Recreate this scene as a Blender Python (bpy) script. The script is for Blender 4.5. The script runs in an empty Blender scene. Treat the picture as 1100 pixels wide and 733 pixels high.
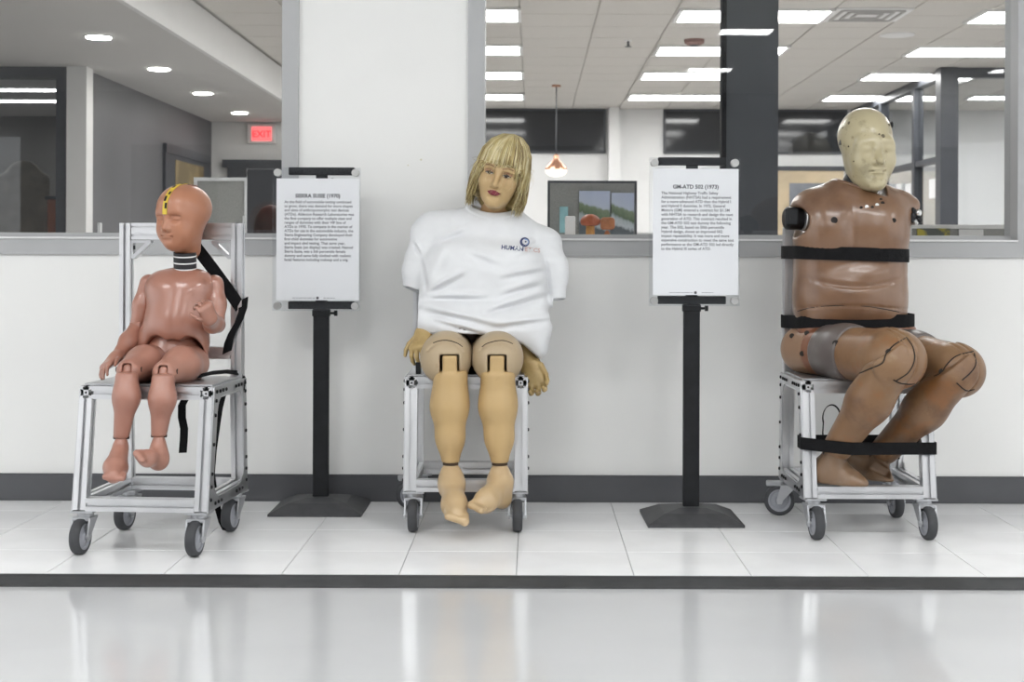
import bpy, bmesh, math, random
import numpy as np
from mathutils import Vector, Matrix, Euler
from mathutils.bvhtree import BVHTree

# ------------------------------------------------------------------ camera, world, exposure
SC = bpy.context.scene
COL = SC.collection
CAM_Z = 0.83
FPX = 1530.0                      # focal length in pixels of the 1100 px wide frame
cam_d = bpy.data.cameras.new('camera')
cam_d.sensor_width = 36.0
cam_d.lens = 36.0 * FPX / 1100.0
cam_d.shift_x = -22.0 / 1100.0
cam_d.shift_y = -91.5 / 1100.0
cam_d.clip_end = 100
cam_d.dof.use_dof = True
cam_d.dof.focus_distance = 4.25
cam_d.dof.aperture_fstop = 7.0
cam_o = bpy.data.objects.new('camera', cam_d)
COL.objects.link(cam_o)
cam_o.location = (0, 0, CAM_Z)
cam_o.rotation_euler = Euler((math.radians(90), 0, 0))
cam_o.rotation_euler = (Matrix.Rotation(math.radians(-0.2), 3, 'Y') @ cam_o.rotation_euler.to_matrix()).to_euler()
SC.camera = cam_o

world = bpy.data.worlds.new('World')
SC.world = world
world.use_nodes = True
wb = world.node_tree.nodes['Background']
wb.inputs[0].default_value = (0.97, 0.985, 1.0, 1)
wb.inputs[1].default_value = 0.92

SC.view_settings.view_transform = 'Standard'
SC.view_settings.look = 'None'
SC.view_settings.exposure = 1.0
SC.view_settings.gamma = 1.0
SC.view_settings.use_curve_mapping = False
try:
    SC.cycles.use_denoising = True
    SC.cycles.max_bounces = 8
    SC.cycles.transparent_max_bounces = 16
    SC.cycles.caustics_reflective = False
    SC.cycles.caustics_refractive = False
    SC.cycles.sample_clamp_indirect = 4.0
except Exception:
    pass

HALL_LIGHT = 14.0                 # radiance of the hall's ceiling lights
OFFICE_LIGHT = 9.5               # radiance of the office's ceiling lights

rnd = random.Random(7)

def W(px, py, Y):
    """world point seen at pixel (px,py) of the 1100 px frame when it stands Y metres away"""
    return np.array(((px - 572.0) * Y / FPX, Y, CAM_Z - (py - 275.0) * Y / FPX))

# ------------------------------------------------------------------ materials
def new_mat(name):
    m = bpy.data.materials.new(name)
    m.use_nodes = True
    nt = m.node_tree
    return m, nt, nt.nodes['Principled BSDF']

def lk(nt, a, b):
    nt.links.new(a, b)

def mat(name, col, rough=0.5, metal=0.0, var=0.0, scale=8.0, bump=0.0, bscale=60.0, col2=None, spec=0.5, coat=0.0,
        rvar=0.0, lo=0.4, hi=0.6, detail=4.0):
    m, nt, b = new_mat(name)
    b.inputs['Base Color'].default_value = (*col, 1)
    b.inputs['Roughness'].default_value = rough
    b.inputs['Metallic'].default_value = metal
    b.inputs['Specular IOR Level'].default_value = spec
    b.inputs['Coat Weight'].default_value = coat
    b.inputs['Coat Roughness'].default_value = 0.15
    tc = nt.nodes.new('ShaderNodeTexCoord')
    if var > 0 or col2 is not None:
        n = nt.nodes.new('ShaderNodeTexNoise')
        n.inputs['Scale'].default_value = scale
        n.inputs['Detail'].default_value = detail
        lk(nt, tc.outputs['Object'], n.inputs['Vector'])
        r = nt.nodes.new('ShaderNodeValToRGB')
        r.color_ramp.elements[0].position = lo
        r.color_ramp.elements[1].position = hi
        c2 = col2 if col2 is not None else tuple(max(0, c * (1 - var)) for c in col)
        r.color_ramp.elements[0].color = (*c2, 1)
        r.color_ramp.elements[1].color = (*col, 1)
        lk(nt, n.outputs['Fac'], r.inputs['Fac'])
        lk(nt, r.outputs['Color'], b.inputs['Base Color'])
        if rvar:
            mr = nt.nodes.new('ShaderNodeMapRange')
            mr.inputs['To Min'].default_value = rough + rvar
            mr.inputs['To Max'].default_value = max(0.02, rough - rvar)
            lk(nt, n.outputs['Fac'], mr.inputs['Value'])
            lk(nt, mr.outputs['Result'], b.inputs['Roughness'])
    if bump > 0:
        n2 = nt.nodes.new('ShaderNodeTexNoise')
        n2.inputs['Scale'].default_value = bscale
        n2.inputs['Detail'].default_value = 3
        lk(nt, tc.outputs['Object'], n2.inputs['Vector'])
        bp = nt.nodes.new('ShaderNodeBump')
        bp.inputs['Strength'].default_value = bump
        bp.inputs['Distance'].default_value = 0.004
        lk(nt, n2.outputs['Fac'], bp.inputs['Height'])
        lk(nt, bp.outputs['Normal'], b.inputs['Normal'])
    return m

def emit(name, col, s):
    m = bpy.data.materials.new(name)
    m.use_nodes = True
    nt = m.node_tree
    nt.nodes.clear()
    e = nt.nodes.new('ShaderNodeEmission')
    e.inputs[0].default_value = (*col, 1)
    e.inputs[1].default_value = s
    o = nt.nodes.new('ShaderNodeOutputMaterial')
    lk(nt, e.outputs[0], o.inputs[0])
    return m

def clear_glass(name, tint=(0.95, 0.96, 0.96), f0=0.04, rough=0.0):
    """thin clear sheet: straight transmission plus a Schlick reflection"""
    m = bpy.data.materials.new(name)
    m.use_nodes = True
    nt = m.node_tree
    nt.nodes.clear()
    t = nt.nodes.new('ShaderNodeBsdfTransparent')
    t.inputs[0].default_value = (*tint, 1)
    g = nt.nodes.new('ShaderNodeBsdfGlossy')
    g.inputs['Roughness'].default_value = rough
    lw = nt.nodes.new('ShaderNodeLayerWeight')
    lw.inputs[0].default_value = 0.5
    pw = nt.nodes.new('ShaderNodeMath'); pw.operation = 'POWER'; pw.inputs[1].default_value = 5
    lk(nt, lw.outputs['Facing'], pw.inputs[0])
    mr = nt.nodes.new('ShaderNodeMapRange')
    mr.inputs['To Min'].default_value = f0
    mr.inputs['To Max'].default_value = 0.9
    lk(nt, pw.outputs[0], mr.inputs['Value'])
    mx = nt.nodes.new('ShaderNodeMixShader')
    lk(nt, mr.outputs['Result'], mx.inputs[0])
    lk(nt, t.outputs[0], mx.inputs[1])
    lk(nt, g.outputs[0], mx.inputs[2])
    o = nt.nodes.new('ShaderNodeOutputMaterial')
    lk(nt, mx.outputs[0], o.inputs[0])
    return m

def soiled(name, col, stains, rough=0.35, coat=0.0, bump=0.1):
    """a base colour under several layers of noise-shaped stains: (colour, noise scale, threshold, softness, strength)"""
    m, nt, b = new_mat(name)
    b.inputs['Roughness'].default_value = rough
    b.inputs['Coat Weight'].default_value = coat
    b.inputs['Coat Roughness'].default_value = 0.2
    tc = nt.nodes.new('ShaderNodeTexCoord')
    prev = None
    for k, (c, sc, th, so, st) in enumerate(stains):
        mp = nt.nodes.new('ShaderNodeMapping')
        mp.inputs['Location'].default_value = (k * 3.7, k * 1.9, k * 5.1)
        lk(nt, tc.outputs['Object'], mp.inputs['Vector'])
        n = nt.nodes.new('ShaderNodeTexNoise')
        n.inputs['Scale'].default_value = sc
        n.inputs['Detail'].default_value = 6
        n.inputs['Roughness'].default_value = 0.6
        lk(nt, mp.outputs[0], n.inputs['Vector'])
        mr = nt.nodes.new('ShaderNodeMapRange')
        mr.inputs['From Min'].default_value = th
        mr.inputs['From Max'].default_value = th + so
        mr.inputs['To Min'].default_value = 0
        mr.inputs['To Max'].default_value = st
        lk(nt, n.outputs['Fac'], mr.inputs['Value'])
        mx = nt.nodes.new('ShaderNodeMix'); mx.data_type = 'RGBA'
        lk(nt, mr.outputs['Result'], mx.inputs[0])
        if prev is None:
            mx.inputs[6].default_value = (*col, 1)
        else:
            lk(nt, prev, mx.inputs[6])
        mx.inputs[7].default_value = (*c, 1)
        prev = mx.outputs[2]
    lk(nt, prev, b.inputs['Base Color'])
    if bump:
        n2 = nt.nodes.new('ShaderNodeTexNoise'); n2.inputs['Scale'].default_value = 45
        lk(nt, tc.outputs['Object'], n2.inputs['Vector'])
        bp = nt.nodes.new('ShaderNodeBump'); bp.inputs['Strength'].default_value = bump; bp.inputs['Distance'].default_value = 0.003
        lk(nt, n2.outputs['Fac'], bp.inputs['Height'])
        lk(nt, bp.outputs['Normal'], b.inputs['Normal'])
    return m

M = {}
M['wall'] = mat('painted_wall', (0.80, 0.80, 0.785), 0.55, bump=0.05, bscale=220, var=0.015, scale=3)
M['floor_tile'] = mat('glazed_floor_tile', (0.93, 0.933, 0.94), 0.2, var=0.05, scale=5, spec=0.5, bump=0.03, bscale=4)
M['grout'] = mat('tile_joint', (0.40, 0.40, 0.41), 0.8, var=0.2, scale=30)
M['epoxy'] = mat('polished_epoxy', (0.525, 0.53, 0.535), 0.12, var=0.03, scale=3, spec=0.5, bump=0.015, bscale=2.5)
M['rubber_trim'] = mat('dark_vinyl', (0.045, 0.046, 0.048), 0.45, var=0.25, scale=14)
M['baseboard'] = mat('baseboard_vinyl', (0.085, 0.087, 0.094), 0.4, var=0.1, scale=6)
M['frame_grey'] = mat('grey_frame_paint', (0.42, 0.425, 0.43), 0.4, var=0.04, scale=5)
M['sill'] = mat('sill_highlight_paint', (0.70, 0.70, 0.70), 0.4, var=0.03, scale=5)  # lighter than the frame: the highlight along the sill top, painted in
M['glass'] = clear_glass('window_glass', (0.93, 0.94, 0.945), 0.035)
M['acrylic'] = clear_glass('clear_acrylic', (0.975, 0.98, 0.985), 0.018)
M['alu'] = mat('anodised_aluminium', (0.82, 0.825, 0.84), 0.33, 1.0, var=0.06, scale=10)
M['alu_plate'] = mat('brushed_aluminium_plate', (0.62, 0.625, 0.64), 0.36, 1.0, var=0.06, scale=14)
M['cast'] = mat('cast_zinc', (0.50, 0.51, 0.53), 0.4, 0.7, var=0.1, scale=12)
M['tyre'] = mat('grey_rubber_tyre', (0.045, 0.047, 0.052), 0.6, var=0.2, scale=20)
M['hub'] = mat('grey_wheel_hub', (0.30, 0.31, 0.34), 0.45, var=0.1, scale=20)
M['bolt'] = mat('black_bolt', (0.015, 0.015, 0.017), 0.4, 0.5, var=0.3, scale=40)
M['strap'] = mat('black_webbing', (0.006, 0.006, 0.007), 0.8, var=0.3, scale=60, spec=0.2, bump=0.3, bscale=300)
M['stand'] = mat('black_powder_coat', (0.011, 0.012, 0.014), 0.5, spec=0.3, var=0.25, scale=30)
M['stand_base'] = mat('charcoal_powder_coat', (0.055, 0.056, 0.060), 0.5, var=0.2, scale=30)
M['paper'] = mat('white_paper', (0.86, 0.86, 0.87), 0.7, var=0.02, scale=5)
M['ink'] = mat('dark_ink', (0.10, 0.10, 0.11), 0.8, var=0.1, scale=20)
M['ink_body'] = mat('grey_ink', (0.17, 0.17, 0.185), 0.8, var=0.1, scale=20)
M['standoff'] = mat('satin_steel', (0.62, 0.62, 0.61), 0.35, 0.9, var=0.1, scale=40)

# ------------------------------------------------------------------ object helpers
class MB:
    """collects polygons for ONE mesh object"""
    def __init__(s):
        s.v = []; s.f = []; s.m = []
    def add(s, vs, fs, mi=0):
        o = len(s.v)
        s.v.extend([tuple(map(float, p)) for p in vs])
        for f in fs:
            s.f.append(tuple(i + o for i in f)); s.m.append(mi)
    def box(s, c, h, mi=0, R=None, bev=0.0):
        c = Vector(c)
        if bev > 0:
            b = bev; pts = []; hx, hy, hz = h
            # chamfered box: 24 verts
            vs = []; idx = {}
            for sx in (-1, 1):
                for sy in (-1, 1):
                    for sz in (-1, 1):
                        for a in range(3):
                            p = [sx * (hx - b), sy * (hy - b), sz * (hz - b)]
                            p[a] = (sx * hx, sy * hy, sz * hz)[a]
                            idx[(sx, sy, sz, a)] = len(vs); vs.append(Vector(p))
            fs = []
            for a in range(3):
                o1, o2 = [(1, 2), (2, 0), (0, 1)][a]
                for sg in (-1, 1):
                    q = []
                    for (u, w) in ((-1, -1), (1, -1), (1, 1), (-1, 1)):
                        t = [0, 0, 0]; t[a] = sg; t[o1] = u; t[o2] = w
                        q.append(idx[(*t, a)])
                    fs.append(q if sg > 0 else q[::-1])
            for a in range(3):      # edges along axis a
                o1, o2 = [(1, 2), (2, 0), (0, 1)][a]
                for u in (-1, 1):
                    for w in (-1, 1):
                        t0 = [0, 0, 0]; t0[a] = -1; t0[o1] = u; t0[o2] = w
                        t1 = list(t0); t1[a] = 1
                        q = [idx[(*t0, o1)], idx[(*t1, o1)], idx[(*t1, o2)], idx[(*t0, o2)]]
                        fs.append(q if u * w < 0 else q[::-1])
            for sx in (-1, 1):
                for sy in (-1, 1):
                    for sz in (-1, 1):
                        q = [idx[(sx, sy, sz, 0)], idx[(sx, sy, sz, 1)], idx[(sx, sy, sz, 2)]]
                        fs.append(q if sx * sy * sz > 0 else q[::-1])
        else:
            vs = [Vector((x * h[0], y * h[1], z * h[2])) for x in (-1, 1) for y in (-1, 1) for z in (-1, 1)]
            fs = [(0, 1, 3, 2), (4, 6, 7, 5), (0, 4, 5, 1), (2, 3, 7, 6), (0, 2, 6, 4), (1, 5, 7, 3)]
        if R is not None:
            vs = [R @ v for v in vs]
        s.add([v + c for v in vs], fs, mi)
        return s
    def lohi(s, lo, hi, mi=0, bev=0.0):
        lo = np.array(lo, float); hi = np.array(hi, float)
        return s.box((lo + hi) / 2, np.abs(hi - lo) / 2, mi, None, bev)
    def lathe(s, prof, origin=(0, 0, 0), axis=(0, 0, 1), n=24, mi=0, caps=True):
        ax = Vector(axis).normalized()
        q = Vector((0, 0, 1)).rotation_difference(ax).to_matrix()
        o = Vector(origin); vs = []; fs = []
        for (r, z) in prof:
            for k in range(n):
                a = 2 * math.pi * k / n
                vs.append(q @ Vector((r * math.cos(a), r * math.sin(a), z)) + o)
        m = len(prof)
        for i in range(m - 1):
            for k in range(n):
                k2 = (k + 1) % n
                fs.append((i * n + k, i * n + k2, (i + 1) * n + k2, (i + 1) * n + k))
        if caps:
            fs.append(tuple(range(n))[::-1]); fs.append(tuple((m - 1) * n + k for k in range(n)))
        s.add(vs, fs, mi)
        return s
    def cyl(s, a, b, r, n=16, mi=0, r2=None):
        a = Vector(a); b = Vector(b)
        return s.lathe([(r, 0), (r if r2 is None else r2, (b - a).length)], a, b - a, n, mi)
    def tube(s, pts, rad, n=8, mi=0):
        pts = [Vector(p) for p in pts]
        rs = rad if hasattr(rad, '__len__') else [rad] * len(pts)
        up = Vector((0.123, 0.7, 0.7)).normalized(); vs = []; fs = []
        for i, p in enumerate(pts):
            t = (pts[min(i + 1, len(pts) - 1)] - pts[max(i - 1, 0)]).normalized()
            u = t.cross(up)
            if u.length < 1e-4: u = t.orthogonal()
            u.normalize(); w = u.cross(t); up = w
            for k in range(n):
                a = 2 * math.pi * k / n
                vs.append(p + (u * math.cos(a) + w * math.sin(a)) * rs[i])
        for i in range(len(pts) - 1):
            for k in range(n):
                k2 = (k + 1) % n
                fs.append((i * n + k, i * n + k2, (i + 1) * n + k2, (i + 1) * n + k))
        fs.append(tuple(range(n))); fs.append(tuple((len(pts) - 1) * n + k for k in range(n))[::-1])
        s.add(vs, fs, mi)
        return s
    def ribbon(s, pts, widths, nrm, th=0.0025, closed=False, mi=0):
        """a flat strap with thickness: pts centre line, widths = half-width vectors, nrm = outward normals"""
        vs = []; fs = []; n = len(pts)
        for p, w, q in zip(pts, widths, nrm):
            p = Vector(p); w = Vector(w); q = Vector(q).normalized() * th / 2
            vs += [p - w - q, p + w - q, p + w + q, p - w + q]
        for i in range(n if closed else n - 1):
            j = (i + 1) % n
            for k in range(4):
                k2 = (k + 1) % 4
                fs.append((i * 4 + k, i * 4 + k2, j * 4 + k2, j * 4 + k))
        if not closed:
            fs.append((3, 2, 1, 0)); o = (n - 1) * 4; fs.append((o, o + 1, o + 2, o + 3))
        s.add(vs, fs, mi)
        return s
    def build(s, name, mats, parent=None, smooth=False, loc=None, auto=None, kind=None, label=None, fix=True):
        me = bpy.data.meshes.new(name)
        vs = s.v
        if parent is not None and parent.get('world_off') is not None and loc is None:
            o = parent['world_off']
            vs = [(v[0] - o[0], v[1] - o[1], v[2] - o[2]) for v in vs]
        me.from_pydata(vs, [], s.f)
        if not isinstance(mats, (list, tuple)): mats = [mats]
        for m in mats: me.materials.append(m)
        me.polygons.foreach_set('material_index', s.m)
        if smooth: me.polygons.foreach_set('use_smooth', [True] * len(s.f))
        me.update()
        if fix:
            bm = bmesh.new(); bm.from_mesh(me)
            bmesh.ops.recalc_face_normals(bm, faces=bm.faces)
            bm.to_mesh(me); bm.free()
        if smooth and auto:
            me.set_sharp_from_angle(angle=math.radians(auto))
        ob = bpy.data.objects.new(name, me)
        COL.objects.link(ob)
        if parent is not None: ob.parent = parent
        if loc is not None: ob.location = loc
        if kind: ob['kind'] = kind
        if label: ob['label'] = label
        if parent is not None and parent.get('world_off') is not None: ob['world_off'] = parent['world_off']
        return ob

def mesh_obj(name, me, parent=None, loc=None):
    ob = bpy.data.objects.new(name, me)
    COL.objects.link(ob)
    if parent is not None: ob.parent = parent
    if loc is not None: ob.location = loc
    return ob

def tag(o, label=None, cat=None, group=None, kind=None):
    if label: o['label'] = label
    if cat: o['category'] = cat
    if group: o['group'] = group
    if kind: o['kind'] = kind
    return o

def thing(name, label, cat, loc=(0, 0, 0), rz=0.0, group=None, world=True):
    """Empty at the thing's base; with world=True its parts are given in world coordinates"""
    o = bpy.data.objects.new(name, None)
    o.empty_display_size = 0.05
    COL.objects.link(o)
    o.location = [float(x) for x in loc]; o.rotation_euler = (0, 0, rz)
    if world: o['world_off'] = [float(x) for x in loc]
    return tag(o, label, cat, group)

def structure(name, mb, m, parent=None, **k):
    o = mb.build(name, m, parent, **k)
    if parent is None: o['kind'] = 'structure'
    return o

def text_mesh(body, size, align='LEFT', spacing=1.0, bold=0.0, line=1.0, extrude=0.0):
    cu = bpy.data.curves.new('text', 'FONT')
    cu.body = body; cu.size = size; cu.align_x = align; cu.space_character = spacing; cu.space_line = line
    cu.offset = bold; cu.resolution_u = 2; cu.extrude = extrude
    ob = bpy.data.objects.new('text', cu)
    COL.objects.link(ob)
    dg = bpy.context.evaluated_depsgraph_get()
    me = bpy.data.meshes.new_from_object(ob.evaluated_get(dg))
    bpy.data.objects.remove(ob); bpy.data.curves.remove(cu)
    return me

# ------------------------------------------------------------------ signed-distance modelling (smooth bodies)
F32 = np.float32
def smin(a, b, k):
    if k <= 0: return np.minimum(a, b)
    h = np.maximum(k - np.abs(a - b), 0) / k
    return np.minimum(a, b) - h * h * k * 0.25
def smax(a, b, k):
    return -smin(-a, -b, k)
def rc(a, b, ra, rb=None):
    a = np.array(a, F32); b = np.array(b, F32); rb = ra if rb is None else rb
    def f(P):
        ab = b - a; L = float(ab @ ab) + 1e-12
        t = np.clip(((P - a) @ ab) / L, 0, 1)
        d = P - a - t[:, None] * ab
        return np.sqrt((d * d).sum(1)) - (ra + (rb - ra) * t)
    return f
def ell(c, r, R=None):
    c = np.array(c, F32); r = np.array(r, F32)
    def f(P):
        q = P - c
        if R is not None: q = q @ R
        k0 = np.sqrt(((q / r) ** 2).sum(1)); k1 = np.sqrt(((q / (r * r)) ** 2).sum(1)) + 1e-9
        return k0 * (k0 - 1) / k1
    return f
def rbox(c, h, rad=0.01, R=None):
    c = np.array(c, F32); h = np.array(h, F32) - rad
    def f(P):
        q = P - c
        if R is not None: q = q @ R
        q = np.abs(q) - h
        return np.sqrt((np.maximum(q, 0) ** 2).sum(1)) + np.minimum(q.max(1), 0) - rad
    return f
def cylx(a, b, r, rad=0.004):
    """flat-ended cylinder between a and b"""
    a = np.array(a, F32); b = np.array(b, F32); ab = b - a; L = float(np.sqrt(ab @ ab)); ax = ab / L
    def f(P):
        q = P - (a + b) / 2
        t = q @ ax
        rr = np.sqrt(np.maximum((q * q).sum(1) - t * t, 0))
        dx = rr - (r - rad); dy = np.abs(t) - (L / 2 - rad)
        return np.sqrt(np.maximum(dx, 0) ** 2 + np.maximum(dy, 0) ** 2) + np.minimum(np.maximum(dx, dy), 0) - rad
    return f
def plane(p, n):
    p = np.array(p, F32); n = np.array(n, F32); n = n / np.sqrt(n @ n)
    return lambda P: (P - p) @ n

class Sdf:
    def __init__(s): s.ops = []; s.warp = None
    def u(s, f, k=0.02): s.ops.append(('u', f, k)); return s
    def sub(s, f, k=0.008): s.ops.append(('s', f, k)); return s
    def cut(s, f, k=0.004): s.ops.append(('i', f, k)); return s
    def disp(s, f): s.ops.append(('d', f, 0)); return s
    def __call__(s, P):
        d = None
        for o, f, k in s.ops:
            if o == 'd': d = d + f(P); continue
            v = f(P)
            if d is None: d = v
            elif o == 'u': d = smin(d, v, k)
            elif o == 's': d = smax(d, -v, k)
            else: d = smax(d, v, k)
        return d
    def mesh(s, lo, hi, h):
        lo = np.array(lo, F32); hi = np.array(hi, F32)
        # find the occupied region on a coarse grid first
        hc = h * 5
        n = np.ceil((hi - lo) / hc).astype(int) + 1
        g = [lo[i] + np.arange(n[i], dtype=F32) * hc for i in range(3)]
        P = np.stack(np.meshgrid(*g, indexing='ij'), -1).reshape(-1, 3)
        d = s(P).reshape(n)
        ix = np.argwhere(d < hc * 1.2)
        if len(ix) == 0: return np.zeros((0, 3)), []
        l2 = lo + (ix.min(0) - 1) * hc; h2 = lo + (ix.max(0) + 1) * hc
        # fine values only in the blocks near the surface
        K = 4
        nb = np.ceil((h2 - l2) / (h * K)).astype(int) + 1
        n = nb * K + 1
        gb = [l2[i] + np.arange(nb[i] + 1, dtype=F32) * F32(h * K) for i in range(3)]
        Pb = np.stack(np.meshgrid(*gb, indexing='ij'), -1).reshape(-1, 3)
        db = s(Pb).reshape(nb + 1)
        mn = np.full(nb, 1e9, F32)
        for i in (0, 1):
            for j in (0, 1):
                for k in (0, 1): mn = np.minimum(mn, np.abs(db[i:nb[0] + i, j:nb[1] + j, k:nb[2] + k]))
        act = mn < h * K * 1.5
        ii = [np.minimum(np.arange(n[q]) // K, nb[q]) for q in range(3)]
        d = np.sign(db[np.ix_(*ii)]) * F32(1.0)
        need = np.zeros(n, bool)
        A = np.argwhere(act) * K
        off = np.stack(np.meshgrid(*[np.arange(K + 1)] * 3, indexing='ij'), -1).reshape(-1, 3)
        for o_ in off: need[A[:, 0] + o_[0], A[:, 1] + o_[1], A[:, 2] + o_[2]] = True
        ix = np.argwhere(need)
        P = (l2 + ix * h).astype(F32)
        val = np.empty(len(P), F32)
        for i in range(0, len(P), 400000): val[i:i + 400000] = s(P[i:i + 400000])
        d[ix[:, 0], ix[:, 1], ix[:, 2]] = val
        d = d.reshape(n)
        d = d.reshape(n); ins = d < 0
        nx, ny, nz = n
        c = [(i, j, k) for i in (0, 1) for j in (0, 1) for k in (0, 1)]
        cnt = np.zeros((nx - 1, ny - 1, nz - 1), np.int8)
        for (i, j, k) in c: cnt += ins[i:nx - 1 + i, j:ny - 1 + j, k:nz - 1 + k]
        act = (cnt > 0) & (cnt < 8)
        cells = np.argwhere(act)
        idx = -np.ones(act.shape, np.int64); idx[act] = np.arange(len(cells))
        cd = np.stack([d[cells[:, 0] + i, cells[:, 1] + j, cells[:, 2] + k] for (i, j, k) in c], 1)
        acc = np.zeros((len(cells), 3)); num = np.zeros(len(cells))
        for a in range(8):
            for b in range(a + 1, 8):
                if sum(abs(c[a][q] - c[b][q]) for q in range(3)) != 1: continue
                da, db = cd[:, a], cd[:, b]
                m = (da < 0) != (db < 0)
                t = np.where(m, da / np.where(m, da - db, 1), 0)
                p = np.array(c[a]) + t[:, None] * (np.array(c[b]) - np.array(c[a]))
                acc += np.where(m[:, None], p, 0); num += m
        V = l2 + (cells + acc / num[:, None]) * h
        # pull vertices onto the surface
        for _ in range(2):
            Vf = V.astype(F32); e = F32(h * 0.3)
            d0 = s(Vf)
            G = np.stack([s(Vf + np.eye(3, dtype=F32)[q] * e) - d0 for q in range(3)], 1) / e
            gl = np.maximum((G * G).sum(1), 0.25)
            V = V - np.clip(d0 / gl, -h * 0.4, h * 0.4)[:, None] * G
        Fs = []
        for ax in range(3):
            o1, o2 = (ax + 1) % 3, (ax + 2) % 3
            sl0 = [slice(None)] * 3; sl1 = [slice(None)] * 3
            sl0[ax] = slice(0, n[ax] - 1); sl1[ax] = slice(1, n[ax])
            A = ins[tuple(sl0)]; B = ins[tuple(sl1)]
            ed = np.argwhere(A != B)
            ok = (ed[:, o1] > 0) & (ed[:, o2] > 0) & (ed[:, o1] < n[o1] - 1) & (ed[:, o2] < n[o2] - 1)
            ed = ed[ok]
            flip = ~A[ed[:, 0], ed[:, 1], ed[:, 2]]
            q = []
            for (u, w) in ((-1, -1), (0, -1), (0, 0), (-1, 0)):
                e = ed.copy(); e[:, o1] += u; e[:, o2] += w
                q.append(idx[e[:, 0], e[:, 1], e[:, 2]])
            q = np.stack(q, 1)
            q[flip] = q[flip][:, ::-1]
            Fs.append(q)
        return V, np.concatenate(Fs)

def sdf_obj(name, S, lo, hi, h, mats, parent, label=None, color=None, kind=None):
    V, Fq = S.mesh(lo, hi, h)
    o = np.array(parent['world_off']) if parent is not None else np.zeros(3)
    me = bpy.data.meshes.new(name)
    me.from_pydata((V - o).tolist(), [], Fq.tolist())
    if not isinstance(mats, (list, tuple)): mats = [mats]
    for m in mats: me.materials.append(m)
    me.polygons.foreach_set('use_smooth', [True] * len(me.polygons))
    if color is not None:
        mid = color(V[Fq].mean(1))
        me.polygons.foreach_set('material_index', mid.astype(int).tolist())
    me.update()
    ob = mesh_obj(name, me, parent)
    if label: ob['label'] = label
    if kind: ob['kind'] = kind
    if parent is not None and parent.get('world_off') is not None: ob['world_off'] = parent['world_off']
    return ob

def box_of(pts, pad):
    P = np.array(pts)
    return P.min(0) - pad, P.max(0) + pad

def chain(S, pts, rads, k=0.02):
    for i in range(len(pts) - 1):
        S.u(rc(pts[i], pts[i + 1], rads[i], rads[i + 1]), k)
    return S

def hand_ops(S, wrist, d, n, L, side=1, curl=(20, 25, 20), spread=6, thumb=(50, 10), k0=0.02, fing=None):
    """palm, four separate unequal fingers with knuckle bends and a thumb; d = finger direction, n = way the palm faces"""
    d = np.array(d, float); d /= np.linalg.norm(d)
    n = np.array(n, float); n -= d * (n @ d); n /= np.linalg.norm(n)
    y = np.cross(n, d) * side
    wrist = np.array(wrist, float); pts = [wrist]
    P = lambda a, b, c=0.0: wrist + d * a * L + y * b * L + n * c * L
    ys = [0.2, 0.067, -0.067, -0.19]
    for b in ys:
        S.u(rc(P(0.02, b * 0.6), P(0.46, b), 0.085 * L, 0.07 * L), k0)
    lens = [0.42, 0.48, 0.44, 0.34]
    for i, b in enumerate(ys):
        cu = curl if fing is None else fing[i]
        p = P(0.46 - 0.02 * abs(i - 1), b); sp = math.radians(spread * (1.5 - i) / 1.5); a = 0.0
        r = (0.058, 0.052, 0.046, 0.038) if i < 3 else (0.05, 0.045, 0.04, 0.034)
        for j, fr in enumerate((0.45, 0.3, 0.25)):
            a += math.radians(cu[j])
            dd = (d * math.cos(sp) + y * math.sin(sp)) * math.cos(a) + n * math.sin(a)
            q = p + dd * lens[i] * fr * L
            S.u(rc(p, q, r[j] * L, r[j + 1] * L), 0.03 * L if j == 0 else 0.012 * L)
            p = q; pts.append(q)
    t0, tc = thumb
    p = P(0.1, 0.2, 0.03); a = math.radians(t0); b = 0.0
    for j, l in enumerate((0.22, 0.16, 0.13)):
        dd = (d * math.cos(a) + y * math.sin(a)) * math.cos(b) + n * math.sin(b)
        q = p + dd * l * L
        S.u(rc(p, q, (0.075, 0.058, 0.05)[j] * L, (0.058, 0.05, 0.04)[j] * L), 0.03 * L if j == 0 else 0.012 * L)
        p = q; pts.append(q); a -= math.radians(12); b += math.radians(tc)
    return pts

def rot3(rx=0, ry=0, rz=0):
    return np.array(Euler((math.radians(rx), math.radians(ry), math.radians(rz)), 'XYZ').to_matrix())

# ------------------------------------------------------------------ the hall
WALL_Y = 4.81
CEIL_Z = 2.75
FLOOR_Z = -0.02                   # polished floor lies two centimetres below the tiled platform
EDGE_Y = 3.69

structure('floor', MB().lohi((-7, -7, FLOOR_Z - 0.1), (7, EDGE_Y + 0.05, FLOOR_Z)), M['epoxy'])
# platform: joint bed plus single glazed tiles
bed = structure('raised_floor', MB().lohi((-7.0, EDGE_Y + 0.002, FLOOR_Z - 0.1), (7.0, WALL_Y, -0.004)), M['grout'])
TP = 0.3055
tile_rows = [(EDGE_Y + 0.002, 3.995), (3.995, 4.30), (4.30, 4.605), (4.605, WALL_Y - 0.014)]
tile_me = {}
for r, (y0, y1) in enumerate(tile_rows):
    hy = (y1 - y0) / 2 - 0.0009
    if r in (0, 3) or 1 not in tile_me:
        t = MB().box((0, 0, -0.004), (TP / 2 - 0.0009, hy, 0.004), bev=0.0007)
        o = t.build('floor_tile', M['floor_tile'], bed, loc=(0, 0, 0))
        tile_me[r] = o.data
        bpy.data.objects.remove(o)
    me = tile_me.get(r, tile_me.get(1))
    for k in range(-22, 23):
        mesh_obj('floor_tile', me, bed, (-0.039 + TP * (k + 0.5), (y0 + y1) / 2, 0.0002 * rnd.random()))
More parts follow.
